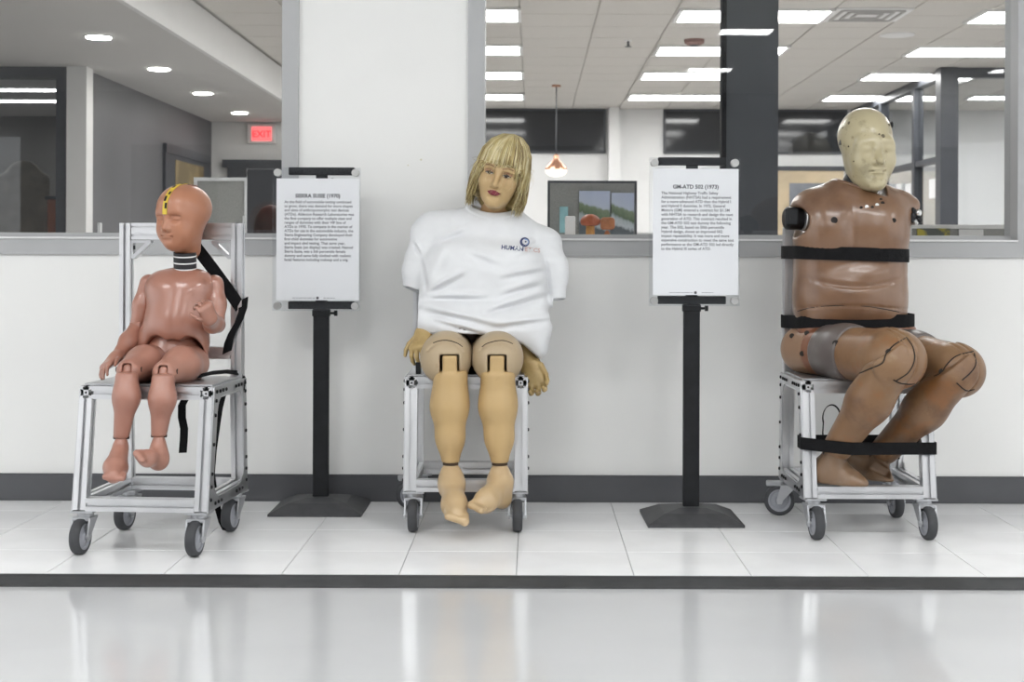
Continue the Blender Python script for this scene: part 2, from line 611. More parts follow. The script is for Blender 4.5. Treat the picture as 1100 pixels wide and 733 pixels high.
# dark vinyl edge of the platform (ramped nosing)
prof = [(EDGE_Y + 0.004, 0.0012), (EDGE_Y - 0.004, 0.0012), (EDGE_Y - 0.012, -0.003), (EDGE_Y - 0.05, FLOOR_Z + 0.004), (EDGE_Y - 0.055, FLOOR_Z), (EDGE_Y + 0.004, FLOOR_Z)]
tb = MB()
vs = [(x, y, z) for x in (-7.0, 7.0) for (y, z) in prof]
n = len(prof)
tb.add(vs, [tuple(range(n)), tuple(range(n, 2 * n))[::-1]] + [(i, (i + 1) % n, n + (i + 1) % n, n + i) for i in range(n)])
structure('trim_1', tb, M['rubber_trim'])

# back wall with two window openings
SILL_Z = 0.89
WX = {'L': (-3.6, -0.79), 'R': (-0.163 - 0.056, 1.69)}       # outer edges of the frames
wl = MB()
T = 0.12
wl.lohi((-7.0, WALL_Y, FLOOR_Z - 0.1), (7.0, WALL_Y + T, SILL_Z - 0.06))
wl.lohi((-7.0, WALL_Y, SILL_Z - 0.06), (WX['L'][0], WALL_Y + T, CEIL_Z))
wl.lohi((WX['L'][1], WALL_Y, SILL_Z - 0.06), (WX['R'][0], WALL_Y + T, CEIL_Z))
wl.lohi((WX['R'][1], WALL_Y, SILL_Z - 0.06), (7.0, WALL_Y + T, CEIL_Z))
wl.lohi((WX['L'][0], WALL_Y, 2.45), (WX['L'][1], WALL_Y + T, CEIL_Z))
wl.lohi((WX['R'][0], WALL_Y, 2.45), (WX['R'][1], WALL_Y + T, CEIL_Z))
wall = structure('wall_back', wl, M['wall'])
for px, py, r in ((438, 178, 0.0025), (452, 172, 0.0035)):    # old pin marks in the paint
    p = W(px, py, WALL_Y)
    MB().lathe([(r, 0), (r * 0.7, 0.0008)], (p[0], WALL_Y, p[2]), (0, -1, 0), 10).build('filler_mark', mat('yellowed_filler', (0.72, 0.68, 0.55), 0.6, var=0.1), wall)
structure('baseboard_back', MB().lohi((-7.0, WALL_Y - 0.012, 0.0), (7.0, WALL_Y, 0.086)).lohi((-7.0, WALL_Y - 0.007, 0.084), (7.0, WALL_Y, 0.09)), M['baseboard'])

def window(name, x0, x1, panes):
    fw = 0.056; y0, y1 = WALL_Y - 0.012, WALL_Y + T + 0.005
    b = SILL_Z - 0.06
    fr = MB()
    fr.lohi((x0, y0, b), (x0 + fw, y1, 2.45)).lohi((x1 - fw, y0, b), (x1, y1, 2.45))
    fr.lohi((x0 + fw, y0, b), (x1 - fw, y1, SILL_Z - 0.008)).lohi((x0 + fw, y0, 2.4), (x1 - fw, y1, 2.45))
    w = structure(name, fr, M['frame_grey'])
    MB().lohi((x0 + fw, y0 - 0.006, SILL_Z - 0.008), (x1 - fw, y1, SILL_Z - 0.001), bev=0.001).build('sill_cap', M['sill'], w)
    MB().lohi((x0 + fw, WALL_Y + 0.05, SILL_Z - 0.001), (x1 - fw, WALL_Y + 0.075, SILL_Z + 0.014)).build('glazing_bead', M['frame_grey'], w)
    for (a, c) in panes:
        MB().lohi((a, WALL_Y + 0.058, SILL_Z + 0.012), (c, WALL_Y + 0.066, 2.41)).build('window_pane', M['glass'], w)
    return w
window('window_1', *WX['L'], [(WX['L'][0] + 0.05, WX['L'][1] - 0.05)])
window('window_2', *WX['R'], [(WX['R'][0] + 0.05, WX['R'][1] - 0.05)])

# unseen far side of the hall; dark doors added for the metal to reflect
hw_ = structure('wall_front', MB().lohi((-7, -7.2, FLOOR_Z), (7, -7, CEIL_Z)), mat('hall_far_wall', (0.42, 0.42, 0.43), 0.6, var=0.1, scale=1))
for k, x in enumerate((-4.2, 0.2, 4.6)):
    dd = structure('door_%d' % (k + 3), MB().lohi((x - 0.5, -7.0, FLOOR_Z), (x + 0.5, -6.93, 2.12)), mat('reflected_dark_door', (0.05, 0.05, 0.055), 0.4, var=0.1))
    MB().lohi((x - 0.44, -6.93, FLOOR_Z + 0.01), (x + 0.44, -6.915, 2.06)).build('door_leaf', mat('door_leaf_grey', (0.12, 0.12, 0.13), 0.4, var=0.1), dd)
    MB().lohi((x + 0.3, -6.915, 0.98), (x + 0.4, -6.88, 1.0)).build('door_handle', M['alu'], dd)
# hall ceiling with rows of linear lights (overhead, in front of the wall)
M['ceil_white'] = mat('ceiling_paint', (0.74, 0.735, 0.72), 0.9, var=0.03, scale=40)
M['fixture'] = mat('white_fixture', (0.8, 0.8, 0.8), 0.4, var=0.02)
structure('ceiling_hall', MB().lohi((-7, -7, CEIL_Z), (7, WALL_Y, CEIL_Z + 0.1)), M['ceil_white'])
E_hall = emit('hall_diffuser', (0.99, 1.0, 1.0), HALL_LIGHT)
E_off = emit('office_diffuser', (1.0, 0.98, 0.95), OFFICE_LIGHT)

def troffer(x0, x1, y0, y1, em, label, group, name='ceiling_light', z=CEIL_Z, basket=False):
    t = thing(name, label, 'light', ((x0 + x1) / 2, (y0 + y1) / 2, z), 0, group)
    f = MB(); e = 0.03; d = 0.02
    f.lohi((x0, y0, z - d), (x1, y0 + e, z)).lohi((x0, y1 - e, z - d), (x1, y1, z))
    f.lohi((x0, y0 + e, z - d), (x0 + e, y1 - e, z)).lohi((x1 - e, y0 + e, z - d), (x1, y1 - e, z))
    f.build('housing', M['fixture'], t)
    MB().lohi((x0 + e, y0 + e, z - 0.014), (x1 - e, y1 - e, z - 0.006)).build('diffuser', em, t)
    return t
hall_rows = [1.9, -0.3, -2.32, -4.8]
for j, y in enumerate(hall_rows):
    for i, x in enumerate((-3.3, -0.9, 1.5, 3.9) if j < 2 else (-1.3, 1.8, 4.9)):
        w = 0.6 if j < 2 else 0.25
        troffer(x - w, x + w, y - 0.2, y + 0.2, E_hall, 'hall ceiling light %s, row %s from the wall' % (['over the left chair', 'left of the middle chair', 'right of the middle chair', 'over the right chair'][i] if j < 2 else ['at the left', 'in the middle', 'at the right'][i], ['first', 'second', 'third', 'fourth'][j]), 'hall ceiling lights', 'hall_light')

# ------------------------------------------------------------------ the office behind the glass
BACK_Y = 18.6
M['off_ceil'] = mat('acoustic_tile', (0.66, 0.635, 0.60), 0.95, var=0.05, scale=60)
M['grid'] = mat('ceiling_grid', (0.50, 0.48, 0.45), 0.6, var=0.03)
M['off_wall'] = mat('office_wall_paint', (0.80, 0.80, 0.80), 0.6, var=0.02, scale=2)
M['dark_wall'] = mat('graphite_wall_paint', (0.135, 0.137, 0.148), 0.5, var=0.25, scale=0.9, lo=0.35, hi=0.65, detail=1)
M['carpet'] = mat('office_carpet', (0.50, 0.49, 0.48), 0.95, var=0.3, scale=60)
M['charcoal'] = mat('charcoal_metal', (0.055, 0.060, 0.071), 0.4, var=0.15, scale=4)
M['black_glass'] = mat('dark_glazing', (0.022, 0.024, 0.028), 0.08, spec=0.5, var=0.1)
M['soffit'] = mat('soffit_paint', (0.66, 0.65, 0.64), 0.8, var=0.02, scale=3)
M['pale'] = mat('pale_paint', (0.82, 0.82, 0.815), 0.6, var=0.02)
M['wood'] = mat('pale_maple', (0.62, 0.50, 0.34), 0.5, var=0.18, scale=3)
M['grey_panel'] = mat('cubicle_fabric', (0.33, 0.33, 0.315), 0.9, var=0.12, scale=120)
M['alu_trim'] = mat('light_trim', (0.72, 0.72, 0.72), 0.4, 0.2, var=0.03)

structure('office_floor', MB().lohi((-9, WALL_Y + T, -0.1), (9, 22, 0.0)), M['carpet'])
GX0 = 0.503
ceil = structure('ceiling', MB().lohi((-9, WALL_Y + T, CEIL_Z + 0.012), (9, 22, CEIL_Z + 0.1)), M['grid'])
gy0 = 5.2
# acoustic tiles, one by one; lights take the place of two tiles
lights = []
for xc0 in (GX0 - 0.61 * 3 + 0.02, GX0 + 0.61 * 1 + 0.02, GX0 + 0.61 * 5 - 0.06):
    for yr in (7.30, 9.2, 11.3, 13.22, 15.06, 17.1):
        lights.append((xc0, xc0 + 1.21, yr - 0.3, yr + 0.3))
tm = MB().box((0, 0, 0), (0.298, 0.298, 0.006), bev=0.003).build('ceiling_tile', M['off_ceil'], ceil, loc=(0, 0, 0))
tme = tm.data
bpy.data.objects.remove(tm)
far_tiles = MB()
for i in range(-5, 10):
    for j in range(0, 22):
        x = GX0 + 0.61 * (i + 0.5); y = gy0 + 0.61 * (j + 0.5)
        if y > BACK_Y: continue
        if any(a - 0.25 < x < b + 0.25 and c - 0.1 < y < d + 0.1 for a, b, c, d in lights): pass
        if y > 9.4: mesh_obj('ceiling_tile', tme, ceil, (x, y, CEIL_Z + 0.006))
        else: far_tiles.box((x, y, CEIL_Z + 0.006), (0.298, 0.298, 0.006))
far_tiles.build('acoustic_tiles', M['off_ceil'], ceil, kind='stuff')
for k, (a, b, c, d) in enumerate(lights):
    zz = CEIL_Z
    col = 'left' if a < 0 else ('middle' if a < 2 else 'right')
    row = ['nearest', 'second', 'third', 'fourth', 'fifth', 'farthest'][k % 6]
    troffer(a, b, c, d, E_off, f'rectangular office ceiling light, {row} from the glass in the {col} column', 'office ceiling lights', z=zz)

# back wall of the office: white, a darker return, dark clerestory glazing, wooden door
bw = structure('wall_rear', MB().lohi((-2.0, BACK_Y, 0), (9, BACK_Y + 0.15, CEIL_Z)), M['off_wall'])
structure('wall_step', MB().lohi((0.98, BACK_Y - 0.25, 0), (1.12, BACK_Y, CEIL_Z)), M['off_wall'])
def glazing(n, x0, x1, z0, z1, label=None):
    g = structure(n, MB().lohi((x0, BACK_Y - 0.04, z0), (x1, BACK_Y, z1)), M['charcoal'])
    k = max(1, round((x1 - x0) / 1.2)); w = (x1 - x0) / k
    for i in range(k):
        MB().lohi((x0 + i * w + 0.03, BACK_Y - 0.05, z0 + 0.03), (x0 + (i + 1) * w - 0.03, BACK_Y - 0.041, z1 - 0.03)).build('pane', M['black_glass'], g)
glazing('window_3', -0.75, 0.95, 2.17, CEIL_Z)
glazing('window_4', 1.70, 4.1, 2.17, CEIL_Z)
structure('trim_2', MB().lohi((3.0, BACK_Y - 0.06, 1.95), (4.1, BACK_Y, 2.01)), M['charcoal'])
d1 = structure('door_1', MB().lohi((3.1, BACK_Y - 0.05, 0), (4.05, BACK_Y, 1.95)), M['wood'])
MB().lohi((3.34, BACK_Y - 0.065, 0.3), (3.86, BACK_Y - 0.05, 1.79)).build('door_panel', mat('blue_grey_panel', (0.22, 0.235, 0.27), 0.3, var=0.1), d1)
MB().lohi((3.32, BACK_Y - 0.06, 0.28), (3.34, BACK_Y - 0.05, 1.81)).lohi((3.86, BACK_Y - 0.06, 0.28), (3.88, BACK_Y - 0.05, 1.81)).lohi((3.34, BACK_Y - 0.06, 1.79), (3.86, BACK_Y - 0.05, 1.81)).build('panel_bead', M['wood'], d1)
structure('wall_right', MB().lohi((8.4, WALL_Y + T, 0), (8.5, 22, CEIL_Z)), M['off_wall'])
structure('wall_far_left', MB().lohi((-8.5, WALL_Y + T, 0), (-8.4, 22, CEIL_Z)), M['dark_wall'])
# charcoal pillar close behind the glass
pl = structure('pillar', MB().lohi((0.815, 6.01, 0), (1.035, 6.16, CEIL_Z)), M['charcoal'])
MB().lohi((0.795, 6.0, 0), (0.815, 6.06, CEIL_Z)).build('edge_trim', mat('black_edge', (0.012, 0.012, 0.014), 0.8, var=0.1, spec=0.1), pl)

# soffit with downlights, graphite wall, white end wall, doorways (seen through the left window)
SO_Z = 2.43
structure('soffit', MB().lohi((-9, WALL_Y + T, SO_Z), (-2.6, 17.2, CEIL_Z - 0.005)), M['soffit'])
structure('trim_3', MB().lohi((-2.605, WALL_Y + T, SO_Z - 0.012), (-2.565, 17.2, CEIL_Z - 0.005)), M['pale'])
E_dl = emit('downlight_lens', (1.0, 0.97, 0.9), 26.0)
for k, (px, py) in enumerate(((105, 41), (170, 75), (217, 101), (257, 122), (0, 0), (0, 0))):
    Y = FPX * (SO_Z - CAM_Z) / (275 - py); x = (px - 572) * Y / FPX
    if k > 3: x, Y = -3.2, (8.65, 6.85)[k - 4]
    t = thing('downlight', f'round recessed downlight in the grey soffit, {["third", "fourth", "fifth", "farthest", "second", "first"][k]} from the glass in its row', 'light', (x, Y, SO_Z), 0, 'soffit downlights')
    MB().lathe([(0.11, 0), (0.11, 0.004), (0.085, 0.008)], (x, Y, SO_Z), (0, 0, -1), 28).build('trim_ring', M['fixture'], t)
    MB().lathe([(0.09, 0.007), (0.088, 0.012)], (x, Y, SO_Z), (0, 0, -1), 28).build('lens', E_dl, t)
gw = structure('wall_left', MB().lohi((-4.0, 12.2, 0), (-3.87, 17.15, SO_Z)), M['dark_wall'])
MB().lohi((-3.875, 14.9, 0), (-3.84, 16.95, 1.9)).lohi((-3.88, 14.9, 1.9), (-3.83, 16.95, 2.0)).build('door_frame', M['charcoal'], gw)
MB().lohi((-3.845, 15.3, 0), (-3.835, 16.6, 1.85)).build('doorway_fill', mat('tan_interior', (0.35, 0.27, 0.14), 0.7, var=0.5, scale=2), gw)  # solid mottled tan panel filling the doorway
structure('wall_end', MB().lohi((-4.0, 17.15, 0), (-1.9, 17.3, CEIL_Z)).lohi((-2.0, 17.3, 0), (-1.9, BACK_Y, CEIL_Z)), M['pale'])
d2 = structure('door_2', MB().lohi((-3.66, 17.06, 0), (-2.7, 17.15, 1.9)).lohi((-3.72, 17.05, 1.88), (-2.5, 17.15, 1.97)), M['charcoal'])
MB().lohi((-3.42, 17.04, 0), (-2.8, 17.06, 1.86)).build('door_leaf', M['pale'], d2)
# lettered emergency sign
ex = thing('exit_sign', 'small red lit exit sign on the white end wall', 'sign', (W(281, 145, 17.1)[0], 17.1, W(281, 145, 17.1)[2]))
c = W(281, 145, 17.1)
MB().lohi((c[0] - 0.17, 17.08, c[2] - 0.115), (c[0] + 0.17, 17.148, c[2] + 0.115), bev=0.006).build('sign_box', M['fixture'], ex)
MB().lohi((c[0] - 0.12, 17.072, c[2] - 0.085), (c[0] + 0.12, 17.082, c[2] + 0.085)).build('lit_face', emit('pink_red_face', (1.0, 0.17, 0.17), 0.85), ex)
tme2 = text_mesh('EXIT', 0.11, 'CENTER', 1.0, 0.002)
tme2.materials.append(emit('red_letters', (0.8, 0.03, 0.04), 0.8))
o = mesh_obj('lettering', tme2, ex, (0, 17.07 - 17.1, -0.04)); o.rotation_euler = (math.pi / 2, 0, 0)

structure('column', MB().lohi((-3.97, 12.12, 0), (-3.80, 12.3, SO_Z)), M['pale'])
# glass meeting room at far left
mp = thing('glass_partition', 'dark framed glass partition left of the white column', 'partition', (-5.5, 12.2, 0))
MB().lohi((-4.07, 12.15, 0), (-3.97, 12.25, SO_Z)).build('post', M['charcoal'], mp)
MB().lohi((-7.5, 12.15, SO_Z - 0.1), (-4.07, 12.25, SO_Z)).build('header', M['charcoal'], mp)
MB().lohi((-7.5, 12.15, 0), (-4.07, 12.25, 0.1)).build('bottom_rail', M['charcoal'], mp)
MB().lohi((-7.5, 12.19, 0.1), (-4.07, 12.2, SO_Z - 0.1)).build('pane', M['glass'], mp)
for k, y in enumerate((13.6, 14.6)):
    troffer(-6.0, -4.55, y, y + 0.28, E_off, f'long ceiling light in the glass meeting room, {["nearer", "farther"][k]} of the two', 'meeting room lights', z=SO_Z)
structure('wall_meeting', MB().lohi((-8.4, 16.5, 0), (-4.0, 16.6, CEIL_Z)), mat('taupe_wall', (0.24, 0.235, 0.225), 0.8, var=0.25, scale=1.2, detail=1))
ch = thing('office_chair', 'made up tan chair shape in place of a reflection in the meeting room glass', 'chair', (-4.72, 13.2, 0))  # made up chair, stands in for a tan reflection in the glass
S = Sdf().u(rbox((-4.72, 13.2, 1.15), (0.24, 0.05, 0.42), 0.05), 0.02).u(ell((-4.72, 13.2, 1.45), (0.2, 0.06, 0.25)), 0.05)
tan = mat('tan_reflection_shape', (0.26, 0.23, 0.18), 0.7, var=0.2)
sdf_obj('backrest', S, (-5.1, 13, 0.6), (-4.3, 13.4, 1.8), 0.02, tan, ch)
MB().box((-4.72, 12.95, 0.5), (0.25, 0.25, 0.05), bev=0.02).build('seat', tan, ch)
b = MB().cyl((-4.72, 12.97, 0.05), (-4.72, 12.97, 0.46), 0.03)
for k in range(5):
    a = k * 1.2566; b.cyl((-4.72, 12.97, 0.08), (-4.72 + 0.28 * math.cos(a), 12.97 + 0.28 * math.sin(a), 0.04), 0.02, 8)
b.lohi((-4.76, 13.1, 0.5), (-4.68, 13.18, 0.9)).build('pedestal', M['charcoal'], ch)
cb = thing('storage_cube', 'small orange storage box beside the dark post of the meeting room', 'box', (-4.2, 12.8, 0))
MB().lohi((-4.33, 12.7, 0), (-4.07, 13.0, 1.32), bev=0.01).build('body', mat('orange_panel', (0.42, 0.12, 0.05), 0.5, var=0.1), cb)
MB().lohi((-4.35, 12.69, 1.32), (-4.05, 13.01, 1.35), bev=0.005).build('top', M['charcoal'], cb)

# right-hand glass rooms
PX, PY0 = 4.2, 14.45
gp = thing('glass_partition', 'charcoal framed glass room corner at the right of the office', 'partition', (PX, PY0, 0))
def bar(n, lo, hi, m='charcoal', lab=None): return MB().lohi(lo, hi).build(n, M[m], gp)
bar('corner_post', (PX - 0.09, PY0 - 0.09, 0), (PX + 0.09, PY0 + 0.09, CEIL_Z))
bar('header', (PX + 0.09, PY0 - 0.05, CEIL_Z - 0.1), (8.4, PY0 + 0.05, CEIL_Z))
bar('header', (PX - 0.05, PY0 + 0.09, CEIL_Z - 0.09), (PX + 0.05, BACK_Y, CEIL_Z))
bar('mid_rail', (PX - 0.04, PY0 + 0.09, 1.81), (PX + 0.04, BACK_Y, 1.87))
bar('post', (PX - 0.05, 15.5, 0), (PX + 0.05, 15.6, CEIL_Z - 0.09))
bar('post', (PX - 0.05, 17.0, 0), (PX + 0.05, 17.1, CEIL_Z - 0.09))
bar('bottom_rail', (PX - 0.04, PY0 + 0.09, 0), (PX + 0.04, BACK_Y, 0.1))
bar('post', (4.88, PY0 - 0.05, 0), (4.95, PY0 + 0.05, CEIL_Z - 0.1))
bar('bottom_rail', (PX + 0.09, PY0 - 0.04, 0), (8.4, PY0 + 0.04, 0.1))
bar('pane', (PX + 0.09, PY0 - 0.005, 0.1), (4.88, PY0 + 0.005, CEIL_Z - 0.1), 'glass')
bar('pane', (4.95, PY0 - 0.005, 0.1), (8.4, PY0 + 0.005, CEIL_Z - 0.1), 'glass')
for (a, c) in ((PY0 + 0.09, 15.5), (15.6, 17.0), (17.1, BACK_Y)):
    bar('pane', (PX - 0.005, a, 0.1), (PX + 0.005, c, 1.81), 'glass')
    bar('pane', (PX - 0.005, a, 1.87), (PX + 0.005, c, CEIL_Z - 0.09), 'glass')
for k, (y, z, w, h) in enumerate(((14.9, 1.55, 0.3, 0.2), (15.9, 1.5, 0.22, 0.3), (16.3, 1.52, 0.22, 0.3), (15.9, 1.1, 0.22, 0.3), (16.35, 1.12, 0.3, 0.22), (17.5, 1.4, 0.3, 0.3))):
    o = MB().lohi((PX - 0.012, y - w / 2, z - h / 2), (PX - 0.006, y + w / 2, z + h / 2)).build('pinned_sheet', M['paper'])
    tag(o, 'white sheet taped to the glass room partition, ' + ('nearest, before the first post', 'upper left of the middle four', 'upper right of the middle four', 'lower left of the middle four', 'lower right of the middle four', 'farthest, behind the second post')[k], 'paper', 'sheets on the partition glass')

for k, (x0, y) in enumerate(((5.2, 15.4), (5.2, 17.0), (6.9, 15.4), (6.9, 17.0))):
    troffer(x0, x0 + 1.2, y - 0.2, y + 0.2, E_off, 'ceiling light inside the right glass room, %s' % ['near left', 'far left', 'near right', 'far right'][k], 'glass room lights')
# ceiling details
def vent(x, y, label):
    t = thing('ceiling_vent', label, 'vent', (x, y, CEIL_Z))
    m = mat('vent_grey', (0.42, 0.41, 0.40), 0.5, var=0.1)
    MB().lohi((x - 0.3, y - 0.3, CEIL_Z - 0.012), (x + 0.3, y + 0.3, CEIL_Z - 0.001)).build('frame', M['fixture'], t)
    for q in (0.24, 0.17, 0.1):
        f = MB()
        for s in (-1, 1):
            f.lohi((x - q, y + s * q - 0.02, CEIL_Z - 0.02), (x + q, y + s * q + 0.012, CEIL_Z - 0.012))
            f.lohi((x + s * q - 0.012, y - q, CEIL_Z - 0.02), (x + s * q + 0.012, y + q, CEIL_Z - 0.012))
        f.build('louvre', m, t)
p = FPX * 1.92 / (275 - 14)
vent((930 - 572) * p / FPX, p, 'square air diffuser in the office ceiling between the light columns')
Y = FPX * 1.92 / (275 - 36)
t = thing('ceiling_speaker', 'round speaker grille flush in the office ceiling', 'speaker', ((963 - 572) * Y / FPX, Y, CEIL_Z))
MB().lathe([(0.15, 0), (0.148, 0.006), (0.13, 0.01)], ((963 - 572) * Y / FPX, Y, CEIL_Z), (0, 0, -1), 28).build('rim', M['fixture'], t)
MB().lathe([(0.128, 0.009), (0.10, 0.014), (0.05, 0.016)], ((963 - 572) * Y / FPX, Y, CEIL_Z), (0, 0, -1), 28).build('grille', M['pale'], t)
for k, (px, py) in enumerate(((745, 42), (674, 43))):
    Y = FPX * 1.92 / (275 - py); x = (px - 572) * Y / FPX
    t = thing('smoke_detector' if k == 0 else 'sprinkler', ['brown round detector on the office ceiling beside a light', 'tiny sprinkler head hanging from the office ceiling'][k], ['detector', 'sprinkler'][k], (x, Y, CEIL_Z))
    if k == 0:
        MB().lathe([(0.09, 0), (0.088, 0.03), (0.06, 0.05)], (x, Y, CEIL_Z), (0, 0, -1), 24).build('housing', mat('dusty_brown', (0.30, 0.17, 0.15), 0.6, var=0.1), t)
        MB().lathe([(0.05, 0.05), (0.03, 0.06)], (x, Y, CEIL_Z), (0, 0, -1), 16).build('sensor', M['charcoal'], t)
    else:
        MB().lathe([(0.035, 0), (0.03, 0.008)], (x, Y, CEIL_Z), (0, 0, -1), 16).build('rosette', M['fixture'], t)
        MB().lathe([(0.01, 0.006), (0.012, 0.05), (0.03, 0.055), (0.03, 0.06)], (x, Y, CEIL_Z), (0, 0, -1), 12).build('deflector', M['charcoal'], t)

# copper pendant
Y = 16.0
c = W(597, 178, Y); x = c[0]
t = thing('pendant_lamp', 'small copper pendant lamp hanging on a thin rod in the office', 'lamp', (x, Y, CEIL_Z))
cop = mat('copper', (0.66, 0.36, 0.24), 0.3, 0.8, var=0.1)
MB().cyl((x, Y, c[2] + 0.1), (x, Y, CEIL_Z), 0.007, 8).build('rod', M['charcoal'], t)
MB().lathe([(0.05, 0), (0.05, 0.02)], (x, Y, CEIL_Z), (0, 0, -1), 16).build('canopy', cop, t)
zc = c[2]
MB().lathe([(0.125, -0.045), (0.12, -0.02), (0.07, 0.03), (0.035, 0.07), (0.03, 0.12), (0.015, 0.13)], (x, Y, zc), (0, 0, 1), 28).build('shade', cop, t, smooth=True, auto=40)
MB().lathe([(0.02, -0.125), (0.08, -0.11), (0.115, -0.08), (0.12, -0.05)], (x, Y, zc), (0, 0, 1), 28).build('globe', emit('pendant_glow', (1, 0.86, 0.68), 1.6), t, smooth=True)

# cubicle panels and desks behind the sill
def panel(label, x0, x1, y, top, face='grey_panel', trim='alu_trim', tw=0.018):
    t = thing('cubicle_panel', label, 'partition', ((x0 + x1) / 2, y, 0))
    MB().lohi((x0 + tw, y, 0.02), (x1 - tw, y + 0.05, top - tw)).build('fabric_face', M[face], t)
    MB().lohi((x0, y - 0.004, 0), (x0 + tw, y + 0.054, top)).build('end_post', M[trim], t)
    MB().lohi((x1 - tw, y - 0.004, 0), (x1, y + 0.054, top)).build('end_post', M[trim], t)
    MB().lohi((x0 + tw, y - 0.004, top - tw), (x1 - tw, y + 0.054, top)).build('top_cap', M[trim], t)
    return t
def pw(px, Y): return (px - 572) * Y / FPX
def pz(py, Y): return CAM_Z - (py - 275) * Y / FPX
panel('grey fabric cubicle panel behind the small dummy with a light top rail', pw(208, 7.6), pw(266, 7.6), 7.6, pz(192, 7.6))
panel('grey cubicle panel with a thin black rim, a landscape poster pinned on it', pw(588, 6.4), pw(684, 6.4), 6.4, pz(194, 6.4), 'grey_panel', 'charcoal', 0.01)
panel('low beige cubicle panel with pinned cards at the right of the office', pw(975, 6.6), pw(1084, 6.6), 6.6, pz(240, 6.6))
panel('pale cubicle panel standing behind the clear sign holder in the middle', pw(684, 6.6), pw(772, 6.6), 6.6, pz(250, 6.6), 'pale')

# poster: two landscape photographs side by side
def land_mat():
    m, nt, b = new_mat('landscape_print')
    tc = nt.nodes.new('ShaderNodeTexCoord')
    sp = nt.nodes.new('ShaderNodeSeparateXYZ'); lk(nt, tc.outputs['Generated'], sp.inputs[0])
    n = nt.nodes.new('ShaderNodeTexNoise'); n.inputs['Scale'].default_value = 7; n.inputs['Detail'].default_value = 5
    lk(nt, tc.outputs['Generated'], n.inputs['Vector'])
    ma = nt.nodes.new('ShaderNodeMath'); ma.operation = 'MULTIPLY_ADD'; ma.inputs[1].default_value = 0.22; ma.inputs[2].default_value = -0.11
    lk(nt, n.outputs['Fac'], ma.inputs[0])
    ad = nt.nodes.new('ShaderNodeMath'); ad.operation = 'ADD'
    lk(nt, sp.outputs['Z'], ad.inputs[0]); lk(nt, ma.outputs[0], ad.inputs[1])
    sl = nt.nodes.new('ShaderNodeMath'); sl.operation = 'MULTIPLY_ADD'; sl.inputs[1].default_value = 0.18
    lk(nt, sp.outputs['X'], sl.inputs[0]); lk(nt, ad.outputs[0], sl.inputs[2])
    r = nt.nodes.new('ShaderNodeValToRGB'); e = r.color_ramp.elements
    e[0].position = 0.0; e[0].color = (0.14, 0.18, 0.20, 1)
    e[1].position = 1.0; e[1].color = (0.50, 0.56, 0.72, 1)
    for p, c in ((0.38, (0.10, 0.12, 0.13, 1)), (0.46, (0.55, 0.60, 0.64, 1)), (0.56, (0.42, 0.48, 0.50, 1)), (0.62, (0.10, 0.15, 0.08, 1)), (0.76, (0.20, 0.26, 0.16, 1)), (0.82, (0.52, 0.58, 0.70, 1))):
        q = e.new(p); q.color = c
    lk(nt, sl.outputs[0], r.inputs[0]); lk(nt, r.outputs[0], b.inputs['Base Color'])
    b.inputs['Roughness'].default_value = 0.4
    return m
lm = land_mat()
for k, (a, b_, top) in enumerate(((622, 655, 205), (656.5, 681, 207))):
    o = MB().lohi((pw(a, 6.39), 6.386, pz(262, 6.39)), (pw(b_, 6.39), 6.394, pz(top, 6.39))).build('landscape_poster', lm)
    tag(o, ['landscape photograph with trees and a pale road, left one on the grey panel', 'landscape photograph with dark water, right one on the grey panel'][k], 'poster', 'landscape prints')
o = MB().lohi((pw(601, 6.39), 6.386, pz(250, 6.39)), (pw(610, 6.39), 6.394, pz(222, 6.39))).build('pinned_card', mat('teal_card', (0.35, 0.62, 0.66), 0.6, var=0.2))
tag(o, 'pale teal card pinned low on the grey panel', 'paper')
o = MB().lohi((pw(607, 6.2), 6.2, 0.74), (pw(618, 6.2), 6.25, pz(232, 6.2)), bev=0.004).build('file_box', M['pale'])
tag(o, 'white file box standing on the desk left of the landscape prints', 'box')
# desk under it all
dk = thing('desk', 'white office desk behind the glass in the middle', 'desk', (0.5, 6.1, 0))
MB().lohi((-0.3, 5.7, 0.70), (0.74, 6.38, 0.74), bev=0.004).build('worktop', M['pale'], dk)
for x in (-0.25, 0.68):
    for y in (5.75, 6.3):
        MB().lohi((x, y, 0), (x + 0.04, y + 0.04, 0.70)).build('leg', M['charcoal'], dk)
